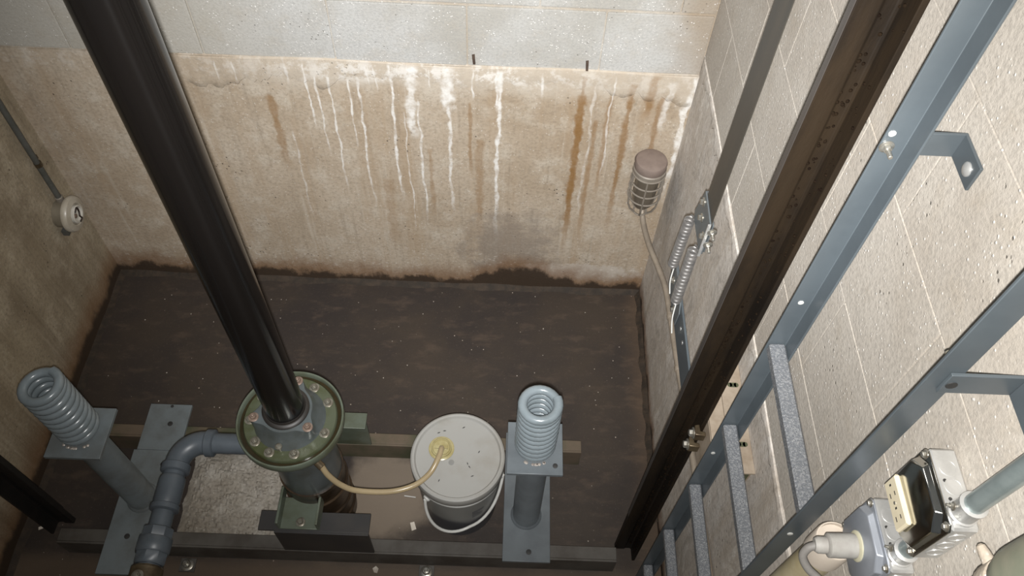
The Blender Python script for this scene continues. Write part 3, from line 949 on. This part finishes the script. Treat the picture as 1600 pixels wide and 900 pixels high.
hpts = crom([(-0.468, 0.836, 0.541), (-0.453, 0.826, 0.50), (-0.425, 0.820, 0.45), (-0.383, 0.820, 0.412), (-0.297, 0.830, 0.388), (-0.232, 0.852, 0.3845),
             (-0.19, 0.888, 0.388), (-0.168, 0.930, 0.400), (-0.161, 0.960, 0.398), (-0.162, 0.973, 0.378)], 10)
ho = MB().tube(hpts, 0.0082, 14).build('drain_hose', 'hose', org=(-0.3, 0.83, 0.38))
tag(ho, 'yellowed clear plastic tube running from the jack to the bucket cap', 'hose')

# ------------------------------------------------------------------ guide rails
RYC = 0.820


def rail(label, nose, back, yc, mat, nosemat, ztop):
    s = 1 if back > nose else -1
    t = thing('guide_rail', label, 'guide rail', (nose, yc, 0), 'guide rails')
    h = 0.0445
    web = [(nose, -0.008), (nose + s * 0.030, -0.008), (nose + s * 0.034, -0.005), (back - s * 0.014, -0.005), (back - s * 0.010, -0.008),
           (back - s * 0.009, -h), (back, -h), (back, h), (back - s * 0.009, h), (back - s * 0.010, 0.008), (back - s * 0.014, 0.005), (nose + s * 0.034, 0.005),
           (nose + s * 0.030, 0.008), (nose, 0.008)]
    poly = [(x, yc + y, 0) for x, y in web]
    MB().prism(poly, (0, 0, ztop)).build('rail_body', mat, t, bevel=0.0012)
    MB().box(min(nose, nose - s * 0.0012), max(nose, nose - s * 0.0012), yc - 0.0065, yc + 0.0065, 0.3, ztop).build('running_face', nosemat, t)
    return t


gr = rail('tall greasy brown steel guide rail standing by the ladder', 0.395, 0.457, RYC, 'grease_rail', 'rail_nose', 3.2)
gl = rail('black steel guide rail standing in the front left corner', -1.350, -1.412, RYC + 0.02, 'black_rail', 'black_rail', 3.2)
# grease clumps along the ladder-side rail
rnd = random.Random(4)
gm = MB()
for k in range(420):
    z_ = rnd.uniform(0.05, 2.1)
    x_ = rnd.uniform(0.425, 0.448)
    r_ = rnd.uniform(0.001, 0.0028)
    y_ = RYC - (0.006 if x_ < 0.441 else rnd.uniform(0.006, 0.043))
    xx = x_ if x_ < 0.441 else 0.447
    gm.lathe([(r_, -r_ * 0.6), (r_ * 0.9, r_ * 0.6), (r_ * 0.3, r_)], (xx, y_, z_), (-0.5, -0.8, 0.2), 6)
M['grease'] = simple('matt_grease', (0.012, 0.008, 0.005), (0.006, 0.004, 0.003), 1.0, 0, 60, 0, spec=0.0)
g = gm.build('grease_clumps', 'grease', gr)
g['kind'] = 'stuff'

# rail bracket on the right wall, with clips
rb = thing('rail_bracket', 'dusty slotted steel bracket fixing the guide rail to the wall', 'bracket', (0.5, 0.83, 0.95))
wp = MB().box(0.492, 0.5395, 0.655, 0.955, 1.025, 1.031).build('wall_plate', 'bracket_tan', rb, bevel=0.0008)
MB().box(0.5335, 0.5395, 0.665, 0.955, 0.93, 1.025).build('wall_leg', 'bracket_tan', rb, bevel=0.0008)
MB().box(0.459, 0.508, 0.7035, 0.945, 1.019, 1.025).build('rail_plate', 'bracket_tan', rb, bevel=0.0008)
MB().box(0.458, 0.464, 0.715, 0.945, 0.885, 1.019).build('rail_leg', 'bracket_tan', rb, bevel=0.001)
for y in (0.862, 0.720):
    s_ = MB().box(0.513, 0.527, y - 0.0055, y + 0.0055, 1.0305, 1.0318)
    s_.lathe([(0.0055, 0), (0.0055, 0.0013)], (0.513, y, 1.0305), n=14)
    s_.lathe([(0.0055, 0), (0.0055, 0.0013)], (0.527, y, 1.0305), n=14)
    s_.build('slot', 'slot_green', wp)
MB().prism([(0.506, 0.662, 1.025), (0.5335, 0.662, 1.025), (0.5335, 0.662, 0.965)], (0, 0.006, 0)).build('gusset', 'slot_green', rb)
for z_ in (0.915, 0.975):
    for y_ in (0.772, 0.868):
        sgn = -1 if y_ < RYC else 1
        c = MB().prism([(0.447, y_ - sgn * 0.012, z_ - 0.014), (0.436, y_ - sgn * 0.010, z_ - 0.014), (0.434, y_ + sgn * 0.014, z_ - 0.014), (0.458, y_ + sgn * 0.016, z_ - 0.014), (0.458, y_ + sgn * 0.006, z_ - 0.014), (0.447, y_ + sgn * 0.004, z_ - 0.014)], (0, 0, 0.028))
        c = c.build('rail_clip', 'brass', rb, bevel=0.002)
        bolt(c, (0.4345, y_ + sgn * 0.003, z_), (-1, 0, 0), 0.0085, 'bolt')

# ------------------------------------------------------------------ selector tape, tension springs, arm
tp = MB().box(0.4395, 0.4415, 1.106, 1.186, 1.215, 3.2).build('selector_tape', 'tape', org=(0.44, 1.146, 1.215))
tag(tp, 'long dark steel tape hanging vertically above the tension springs', 'steel tape')
ts = thing('tape_tensioner', 'pair of coil springs between grey plates tensioning the steel tape', 'tension springs', (0.435, 1.16, 1.1))
TX = 0.436
up_ = MB().prism([(TX, 1.095, 1.20), (TX, 1.103, 1.292), (TX, 1.195, 1.297), (TX, 1.222, 1.20), (TX, 1.205, 1.185), (TX, 1.110, 1.185)], (0.0035, 0, 0)).build('upper_plate', 'plate_spring', ts, bevel=0.0008)
MB().box(0.4415, 0.445, 1.10, 1.20, 1.20, 1.292).build('clamp_plate', 'plate_spring', ts, bevel=0.0008)
MB().box(0.430, TX, 1.096, 1.0995, 1.19, 1.298).build('plate_lip', 'galv', up_)
for y_, z_ in ((1.182, 1.275), (1.162, 1.245), (1.118, 1.235)):
    bolt(up_, (TX, y_, z_), (-1, 0, 0), 0.0068, 'bolt')
for y_, z_ in ((1.09, 1.275), (1.088, 1.235)):
    bolt(up_, (0.4435, y_ + 0.006, z_), (0, -1, 0), 0.0068, 'bolt', 0.014)
for (ya, za, yb, zb) in ((1.212, 1.178, 1.226, 0.985), (1.124, 1.176, 1.122, 0.975)):
    a, c = Vector((0.428, ya, za)), Vector((0.428, yb, zb))
    ax = (c - a).normalized()
    u = Vector((1, 0, 0))
    w = ax.cross(u).normalized()
    L = (c - a).length
    pts = []
    turns, seg = 62, 9
    for i in range(turns * seg + 1):
        t_ = i / (turns * seg)
        an_ = 2 * PI * i / seg
        pts.append(a + ax * L * t_ + (u * math.cos(an_) + w * math.sin(an_)) * 0.0125)
    sp_ = MB().tube(pts, 0.0014, 5).build('tension_spring', 'spring_wire', ts)
    for e, dr in ((a, -1), (c, 1)):
        hk = [e + ax * dr * (0.009 - 0.009 * math.cos(k / 8 * PI)) + w * 0.0 + u * (0.009 * math.sin(k / 8 * PI) - 0.002) for k in range(9)]
        MB().tube([e + u * -0.0125, e + u * -0.006 + ax * dr * 0.003] + hk[2:], 0.0018, 6).build('hook', 'spring_wire', sp_)
lp = MB().prism([(TX, 1.095, 0.955), (TX, 1.100, 0.90), (TX, 1.235, 0.885), (TX, 1.250, 0.94), (TX, 1.235, 0.985), (TX, 1.115, 0.985)], (0.0035, 0, 0)).build('lower_plate', 'plate_spring', ts, bevel=0.0008)
for y_, z_ in ((1.205, 0.945), (1.135, 0.915)):
    bolt(lp, (TX, y_, z_), (-1, 0, 0), 0.0068, 'bolt')
for pp in (((0.432, 1.222, 0.975), (0.430, 1.185, 0.915)), ((0.430, 1.12, 0.968), (0.428, 1.075, 0.90))):
    MB().tube(crom([pp[0], (Vector(pp[0]) + Vector(pp[1])) / 2 + Vector((-0.004, 0, 0)), pp[1]], 5), 0.0016, 6).build('tie_wire', 'handle', ts)
arm = thing('tape_bracket', 'blue grey flat steel arm joining the lower tape plate to the rail', 'bracket', (0.44, 1.0, 0.93))
MB().box(0.4400, 0.4455, 0.863, 1.245, 0.885, 0.975).build('arm', 'ladder_paint', arm, bevel=0.0008)
MB().box(0.4455, 0.4575, 0.863, 0.87, 0.885, 0.975).build('arm_return', 'ladder_paint', arm)
for y_ in (1.06, 1.02):
    MB().lathe([(0.005, 0), (0.005, 0.0008)], (0.4400, y_, 0.945), (-1, 0, 0), 12).build('hole', 'galv', arm)


# ------------------------------------------------------------------ ladder
ld_ = thing('ladder', 'blue grey steel pit ladder with textured rungs on the right wall', 'ladder', (0.457, 0.555, 0))
X0, X1 = 0.440, 0.474
LT = 2.6
sl = MB().prism([(X0, 0.700, 0), (X0, 0.6965, 0), (X1 - 0.0035, 0.6965, 0), (X1 - 0.0035, 0.668, 0), (X1, 0.668, 0), (X1, 0.700, 0)], (0, 0, LT)).build('stringer', 'ladder_paint', ld_, bevel=0.0008)
sr = MB().prism([(X0, 0.410, 0), (X0, 0.4135, 0), (X1 - 0.0035, 0.4135, 0), (X1 - 0.0035, 0.442, 0), (X1, 0.442, 0), (X1, 0.410, 0)], (0, 0, LT)).build('stringer', 'ladder_paint', ld_, bevel=0.0008)
me = MB().box(-0.0135, 0.0135, -0.1415, 0.1415, -0.0105, 0.0105, 0.003).mesh('rung', 'galv_rung', smooth=False)
for z_ in (0.225, 0.54, 0.853, 1.165, 1.470):
    inst('rung', me, ld_, (0.4555, 0.555, z_))
# upper wall bracket on the far stringer
b1 = MB().box(0.445, 0.5395, 0.7005, 0.7045, 1.914, 1.950).build('wall_bracket', 'ladder_paint', ld_, bevel=0.0006)
MB().box(0.5355, 0.5395, 0.646, 0.7005, 1.914, 1.950).build('bracket_foot', 'ladder_paint', b1, bevel=0.0006)
MB().lathe([(0.009, 0), (0.009, 0.0015), (0.0075, 0.003), (0.003, 0.0045)], (0.5355, 0.664, 1.931), (-1, 0, 0), 20).build('anchor_head', 'galv', b1)
bolt(b1, (0.4485, 0.6962, 1.931), (0, -1, 0), 0.0058, 'bolt', 0.012)
MB().lathe([(0.0045, 0), (0.0045, 0.001)], (0.4465, 0.6962, 1.952), (0, -1, 0), 12).build('bolt_hole', 'handle', b1)
b2 = MB().box(0.4585, 0.5395, 0.4055, 0.4095, 1.862, 1.898).build('wall_bracket', 'ladder_paint', ld_, bevel=0.0006)
MB().box(0.5355, 0.5395, 0.351, 0.4055, 1.862, 1.898).build('bracket_foot', 'ladder_paint', b2, bevel=0.0006)
MB().lathe([(0.006, 0), (0.006, 0.001)], (0.4665, 0.4055, 1.879), (0, -1, 0), 12).build('bolt_slot', 'bolt_dark', b2)
MB().cyl((0.4665, 0.4137, 1.893), (0.4665, 0.437, 1.893), 0.0045, n=12).build('bolt_shank', 'bolt_dull', b2)
for z_, y_, par, dr in ((1.39, 0.41, sr, -1), (1.60, 0.6962, sl, -1), (1.035, 0.6962, sl, -1)):
    MB().lathe([(0.0045, 0), (0.0045, 0.0008)], (0.455, y_, z_), (0, dr, 0), 12).build('bolt_hole', 'handle', par)

# ------------------------------------------------------------------ electrical boxes on the right wall


def ebox(label, z0, z1, y0, y1, xf, cover_mat):
    t = thing('junction_box', label, 'electrical box', (XR, (y0 + y1) / 2, z0), 'electrical boxes')
    bd = MB().box(xf, XR - 0.0005, y0, y1, z0, z1, 0.003).build('box_body', 'galv', t, smooth=False)
    # stamped raised cover with clipped corners
    zc, yc = (z0 + z1) / 2, (y0 + y1) / 2
    hw, hh = (y1 - y0) / 2 + 0.001, (z1 - z0) / 2 + 0.001
    def octo(s, c, x):
        w, h = hw * s, hh * s
        return [(x, yc - w + c, zc - h), (x, yc + w - c, zc - h), (x, yc + w, zc - h + c), (x, yc + w, zc + h - c), (x, yc + w - c, zc + h), (x, yc - w + c, zc + h), (x, yc - w, zc + h - c), (x, yc - w, zc - h + c)]
    rings = [octo(1, 0.006, xf), octo(1, 0.006, xf - 0.002), octo(0.93, 0.017, xf - 0.003), octo(0.88, 0.018, xf - 0.011), octo(0.83, 0.018, xf - 0.0125)]
    vs, fs = [], []
    for r_ in rings:
        vs += r_
    for k in range(len(rings) - 1):
        for i in range(8):
            fs.append((k * 8 + i, k * 8 + (i + 1) % 8, (k + 1) * 8 + (i + 1) % 8, (k + 1) * 8 + i))
    fs.append(tuple(32 + i for i in range(8)))
    cv = MB().add(vs, fs).build('cover', cover_mat, t, bevel=0.0012)
    for sy, sz in ((-1, 1), (1, -1), (1, 1), (-1, -1)):
        bolt(cv, (xf - 0.002, yc + sy * (hw - 0.007), zc + sz * (hh - 0.007)), (-1, 0, 0), 0.0038, 'bolt', name='screw')
    ko = [((yy, z1), (0, 0, 1)) for yy in (y0 + 0.028, y1 - 0.022)]
    k_ = MB()
    for (yy) in (y1 - 0.024, (y0 + y1) / 2 + 0.002):
        MB().lathe([(0.0105, 0), (0.0105, 0.0007), (0.0088, 0.0007), (0.0088, 0.0002), (0.0, 0.0002)], ((xf + XR) / 2, yy, z1), (0, 0, 1), 22, cap=False).build('knockout', 'galv', bd)
    for zz in (z0 + 0.024, (z0 + z1) / 2, z1 - 0.024):
        MB().lathe([(0.0105, 0), (0.0105, 0.0007), (0.0088, 0.0007), (0.0088, 0.0002), (0.0, 0.0002)], ((xf + XR) / 2, y0, zz), (0, -1, 0), 22, cap=False).build('knockout', 'galv', bd)
    for yy in (y1 - 0.040, y0 + 0.036):
        MB().lathe([(0.0022, 0), (0.0022, 0.0006)], (xf + 0.008, yy, z1), (0, 0, 1), 10).build('screw_hole', 'bolt_dark', bd)
    return t, cv


XF = 0.507
e1, cv1 = ebox('galvanised box with shiny cover and ivory outlet', 1.634, 1.736, 0.303, 0.401, XF, 'cover_dark')
rc = MB().box(XF - 0.0195, XF - 0.012, 0.328, 0.391, 1.648, 1.681, 0.0025).build('receptacle', 'receptacle', e1, smooth=False)
for yc in (0.345, 0.374):
    for dy, dz, w, h in ((-0.004, 0.006, 0.005, 0.0016), (-0.004, -0.006, 0.006, 0.0016), (0.008, 0.0, 0.0025, 0.004)):
        MB().box(XF - 0.0199, XF - 0.0194, yc + dy - w / 2, yc + dy + w / 2, 1.6645 + dz - h / 2, 1.6645 + dz + h / 2).build('slot', 'bolt_dark', rc, smooth=False)
MB().lathe([(0.0022, 0), (0.0022, 0.0008)], (XF - 0.0195, 0.3595, 1.6645), (-1, 0, 0), 10).build('centre_screw', 'bolt', rc)
e2, cv2 = ebox('galvanised box with plain cover and a grey plug in it', 1.472, 1.574, 0.303, 0.401, XF, 'cover_blue')
MB().lathe([(0.021, 0), (0.021, 0.0015), (0.019, 0.003)], (XF - 0.0125, 0.352, 1.521), (-1, 0, 0), 24).build('collar_ring', 'plug_ring', e2)

# upper conduit, its connector, and the nipple between the boxes
cd = thing('conduit', 'shiny steel conduit rising from the box with the ivory outlet', 'conduit', (0.5235, 0.323, 1.736))
MB().cyl((0.5235, 0.323, 1.748), (0.5235, 0.323, 2.7), 0.0115, n=20).build('tube', 'emt', cd)
MB().lathe([(0.0165, 0), (0.0165, 0.003), (0.0145, 0.004), (0.0145, 0.022), (0.0155, 0.024), (0.0155, 0.027), (0.012, 0.028)], (0.5235, 0.323, 1.7365), n=22).build('connector', 'galv', cd)
bolt(cd, (0.5235 - 0.0143, 0.323 + 0.003, 1.748), (-1, 0.2, 0), 0.0035, 'bolt', 0.004, name='screw')
nc = thing('conduit', 'short steel conduit nipple between the two electrical boxes', 'conduit', (0.5235, 0.325, 1.574))
MB().cyl((0.5235, 0.325, 1.58), (0.5235, 0.325, 1.628), 0.0115, n=20).build('tube', 'emt', nc)
MB().lathe([(0.0165, 0), (0.0165, 0.003), (0.0145, 0.004), (0.0145, 0.018), (0.0155, 0.020), (0.012, 0.022)], (0.5235, 0.325, 1.5745), n=22).build('connector', 'galv', nc)
MB().lathe([(0.0155, 0), (0.0155, 0.004), (0.012, 0.006)], (0.5235, 0.325, 1.6335), (0, 0, -1), 22).build('connector', 'galv', nc)
bolt(nc, (0.5235 - 0.0143, 0.330, 1.585), (-1, 0.3, 0), 0.0035, 'bolt', 0.004, name='screw')

pl = thing('power_plug', 'grey rubber plug and cord pushed into the lower electrical box', 'plug', (XF - 0.0155, 0.352, 1.521))
MB().lathe([(0.0165, 0), (0.017, 0.004), (0.0165, 0.036), (0.0135, 0.038)], (XF - 0.0155, 0.352, 1.521), (-1, 0, -0.03), 24).build('plug_body', 'plug', pl)
MB().lathe([(0.0115, 0), (0.0115, 0.012), (0.009, 0.016)], (XF - 0.0535, 0.352, 1.5198), (-1, 0.05, -0.1), 20).build('strain_relief', 'plug', pl)
MB().tube(crom([(XF - 0.066, 0.352, 1.5185), (XF - 0.076, 0.350, 1.511), (XF - 0.080, 0.343, 1.497), (XF - 0.070, 0.331, 1.482), (XF - 0.050, 0.318, 1.468), (XF - 0.030, 0.300, 1.440),
                (XF - 0.010, 0.285, 1.37), (XF + 0.018, 0.27, 1.25), (XF + 0.026, 0.265, 1.0), (XF + 0.026, 0.26, 0.3), (XF + 0.026, 0.26, 0.01)], 8), 0.0058, 12).build('cord', 'cord', pl)

# ------------------------------------------------------------------ pipes at the right edge
pv = thing('drain_pipe', 'yellowed plastic pipe with a pale coupling behind the lower electrical box', 'pipe', (0.4985, 0.390, 0))
PVX, PVY = 0.5055, 0.388
MB().cyl((PVX, PVY, 0), (PVX, PVY, 1.41), 0.0265, n=28).build('pipe', 'pvc', pv)
MB().lathe([(0.0268, 1.375), (0.030, 1.378), (0.030, 1.428), (0.0285, 1.432), (0.0265, 1.432), (0.0265, 1.425), (0.022, 1.424), (0.0, 1.424)], (PVX, PVY, 0), n=28, cap=False).build('coupling', 'pvc_white', pv)
gp = thing('green_pipe', 'green grey painted pipe with a fat collar at the lower right edge', 'pipe', (0.505, 0.232, 0))
GX, GY = 0.5055, 0.222
MB().cyl((GX, GY, 0), (GX, GY, 1.86), 0.0245, n=28).build('pipe', 'green_pipe', gp)
MB().lathe([(0.025, 1.815), (0.029, 1.820), (0.0325, 1.835), (0.0335, 1.842), (0.0335, 2.7)], (GX, GY, 0), n=28).build('collar', 'green_pipe', gp)
MB().lathe([(0.029, 1.792), (0.0295, 1.794), (0.0295, 1.812), (0.029, 1.814)], (GX, GY, 0), n=28).build('strap', 'mortar', gp)
MB().lathe([(0.007, 0), (0.006, 0.010), (0.0045, 0.017), (0.002, 0.019)], (GX - 0.010, GY + 0.026, 1.803), (-0.25, 1, 0.05), 12).build('strap_lug', 'mortar', gp)

# ------------------------------------------------------------------ caged lamp on the back wall and its conduit
LX, LY = 0.447, 1.762
la = thing('caged_lamp', 'dusty grey wire-caged bulkhead lamp on the back wall', 'lamp', (LX, YB, 0.68))
MB().lathe([(0.040, 0), (0.040, 0.03), (0.037, 0.036)], (LX, YB - 0.0005, 0.745), (0, -1, 0), 28).build('wall_box', 'lamp_cap', la)
MB().lathe([(0.049, 0.774), (0.0505, 0.778), (0.0505, 0.798), (0.048, 0.804), (0.038, 0.808), (0.0, 0.809)], (LX, LY + 0.004, 0), n=36, cap=False).build('cap', 'lamp_cap', la)
MB().lathe([(0.0490, 0.752), (0.0525, 0.754), (0.0525, 0.772), (0.049, 0.775)], (LX, LY + 0.003, 0), n=36).build('collar', 'lamp_metal', la)
MB().lathe([(0.036, 0.755), (0.038, 0.74), (0.038, 0.65), (0.034, 0.617), (0.024, 0.600), (0.010, 0.593), (0.0, 0.592)], (LX, LY, 0), n=32, cap=False).build('glass_jar', 'jar', la)
for z_, r_ in ((0.757, 0.051), (0.722, 0.0525), (0.688, 0.0525), (0.653, 0.0525)):
    MB().tube([(LX + r_ * math.cos(2 * PI * i / 32), LY + r_ * math.sin(2 * PI * i / 32), z_) for i in range(32)], 0.0029, 8, closed=True).build('cage_ring', 'lamp_metal', la)
MB().tube([(LX + 0.021 * math.cos(2 * PI * i / 24), LY + 0.021 * math.sin(2 * PI * i / 24), 0.570) for i in range(24)], 0.0029, 8, closed=True).build('cage_ring', 'lamp_metal', la)
for k in range(6):
    a = 2 * PI * k / 6 + 0.35
    pr = [(0.0515, 0.758), (0.0535, 0.72), (0.0535, 0.645), (0.051, 0.622), (0.040, 0.594), (0.0215, 0.570)]
    MB().tube([(LX + r_ * math.cos(a), LY + r_ * math.sin(a), z_) for r_, z_ in pr], 0.0029, 8).build('cage_bar', 'lamp_metal', la)

lc = thing('conduit', 'bent dusty conduit dropping from the caged lamp along the right wall', 'conduit', (0.475, 1.815, 0.5))
path = crom([(0.462, 1.822, 0.735), (0.463, 1.821, 0.62), (0.465, 1.812, 0.535), (0.470, 1.765, 0.503), (0.482, 1.68, 0.50), (0.505, 1.587, 0.50), (0.522, 1.50, 0.505), (0.5255, 1.41, 0.512), (0.5265, 1.30, 0.525), (0.5265, 1.17, 0.545), (0.5265, 0.95, 0.585), (0.5265, 0.62, 0.625), (0.5265, 0.50, 0.62), (0.5265, 0.465, 0.58), (0.5265, 0.46, 0.5), (0.5265, 0.46, 0.01)], 8)
MB().tube(path, 0.0095, 14).build('tube', 'dusty_emt', lc)
for y_, z_ in ((1.375, 0.516), (1.175, 0.544)):
    c = MB().lathe([(0.0115, -0.008), (0.0122, -0.006), (0.0122, 0.006), (0.0115, 0.008)], (0.5265, y_, z_), (0, 1, -0.1), 16).build('clamp', 'dusty_emt', lc)
    MB().box(0.5355, 0.5395, y_ - 0.007, y_ + 0.007, z_ - 0.034, z_).build('clamp_tab', 'dusty_emt', c)
    bolt(c, (0.5355, y_, z_ - 0.025), (-1, 0, 0), 0.005, 'bolt_dull', name='screw')

# ------------------------------------------------------------------ porcelain lampholder on the left wall
po = thing('lampholder', 'round porcelain lamp socket without a bulb on the left wall', 'lamp socket', (XL, 1.718, 0.485))
PY, PZ2 = 1.718, 0.487
ax = (1, 0, 0)
MB().lathe([(0.047, 0.0), (0.047, 0.036), (0.045, 0.037)], (XL + 0.0005, PY, PZ2), ax, 28).build('octagon_box', 'galv', po)
M['box_old'] = simple('dull_old_box', (0.22, 0.19, 0.14), (0.17, 0.145, 0.105), 0.6, 0.2, 20, 0.1)
po.children[0].data.materials[0] = M['box_old']
MB().lathe([(0.060, 0.037), (0.062, 0.041), (0.062, 0.050), (0.058, 0.056), (0.046, 0.059), (0.040, 0.061), (0.036, 0.059), (0.033, 0.052), (0.0, 0.051)], (XL, PY, PZ2), ax, 40, cap=False).build('rim', 'porcelain', po)
MB().lathe([(0.031, 0.050), (0.031, 0.064), (0.029, 0.066), (0.026, 0.066), (0.0245, 0.056), (0.0, 0.055)], (XL, PY, PZ2), ax, 30, cap=False).build('socket', 'porcelain_white', po)
MB().tube(crom([(XL + 0.066, PY - 0.012, PZ2 + 0.02), (XL + 0.069, PY + 0.004, PZ2 + 0.028), (XL + 0.068, PY + 0.006, PZ2 + 0.008), (XL + 0.070, PY - 0.004, PZ2 - 0.004), (XL + 0.068, PY + 0.002, PZ2 - 0.022), (XL + 0.066, PY - 0.012, PZ2 - 0.026)], 6), 0.003, 8).build('contact_wire', 'wire_black', po)
MB().lathe([(0.008, 0.056), (0.008, 0.064), (0.004, 0.066)], (XL, PY - 0.012, PZ2 + 0.004), ax, 14).build('centre_contact', 'bolt_rust', po)
oc = thing('conduit', 'thin dark conduit running down the left wall to the lamp socket', 'conduit', (XL + 0.018, 1.745, 0.53))
MB().cyl((XL + 0.018, 1.738, 0.548), (XL + 0.018, 1.757, 2.6), 0.0095, n=16).build('tube', 'dark_conduit', oc)
MB().lathe([(0.013, 0), (0.013, 0.018), (0.0105, 0.02)], (XL + 0.018, 1.738, 0.530), n=16).build('connector', 'lamp_metal', oc)
c = MB().lathe([(0.0118, -0.008), (0.0118, 0.008)], (XL + 0.018, 1.741, 0.70), n=16).build('clamp', 'brass', oc)
MB().box(XL + 0.0005, XL + 0.004, 1.75, 1.775, 0.692, 0.708).build('clamp_tab', 'brass', c)
MB().box(XL + 0.006, XL + 0.026, 1.672, 1.695, 0.425, 0.447).build('locknut', 'dark_conduit', po)

# ------------------------------------------------------------------ anchors and litter on the floor
for (x, y, lab) in ((-0.954, 0.712, 'square-plated floor anchor bolt beside the grey oil pipe'), (-0.205, 0.716, 'square-plated floor anchor bolt in front of the white bucket')):
    t = thing('anchor_bolt', lab, 'bolt', (x, y, 0), 'floor anchor bolts')
    MB().box(x - 0.024, x + 0.024, y - 0.021, y + 0.021, 0, 0.006).build('washer_plate', 'channel', t, bevel=0.001)
    bolt(t, (x, y, 0.006), (0, 0, 1), 0.0125, 'bolt', 0.014, name='nut')


def scrap(name, label, pts, mat, cat, h=0.002):
    o = MB().prism([(x, y, 0.0005 + z) for x, y, z in pts], (0, 0, h)).build(name, mat, smooth=False, org=(pts[0][0], pts[0][1], 0))
    tag(o, label, cat)


scrap('paper_scrap', 'small white torn paper scrap on the floor left of the bucket', [(-0.272, 0.872, 0), (-0.259, 0.876, 0), (-0.250, 0.852, 0), (-0.264, 0.846, 0)], 'paper', 'paper')
scrap('paper_scrap', 'grey paper flake on the floor in front of the steel channel', [(-0.376, 0.722, 0), (-0.366, 0.73, 0), (-0.357, 0.722, 0), (-0.360, 0.708, 0), (-0.37, 0.71, 0)], 'chip', 'paper')
scrap('paper_scrap', 'tiny pale flake on the floor beside the left guide rail', [(-1.458, 0.815, 0), (-1.445, 0.82, 0), (-1.443, 0.812, 0), (-1.455, 0.806, 0)], 'paper', 'paper')
st = MB().cyl((-0.30, 0.962, 0.003), (-0.262, 0.958, 0.003), 0.002, n=8).build('cable_tie', 'handle', org=(-0.28, 0.96, 0))
tag(st, 'thin white plastic stick lying left of the bucket', 'stick')
rnd = random.Random(12)
ch = MB()
for k in range(110):
    x, y = rnd.uniform(-1.45, 0.5), rnd.uniform(0.66, 1.8)
    if (-0.69 < x < -0.36 and 0.70 < y < 1.14) or 0.728 < y < 0.80 or 1.08 < y < 1.15 or (-0.27 < x < 0.05 and 0.80 < y < 1.1):
        continue
    r_ = rnd.uniform(0.0012, 0.0032)
    a = rnd.uniform(0, 6)
    ch.prism([(x + r_ * math.cos(a + q * 2.1) * rnd.uniform(0.6, 1.3), y + r_ * math.sin(a + q * 2.1), -0.0004) for q in range(3)], (0, 0, 0.0018))
o = ch.build('paint_chips', 'chip', smooth=False)
o['kind'] = 'stuff'
tag(o, 'tiny pale chips scattered over the dark pit floor', 'debris')
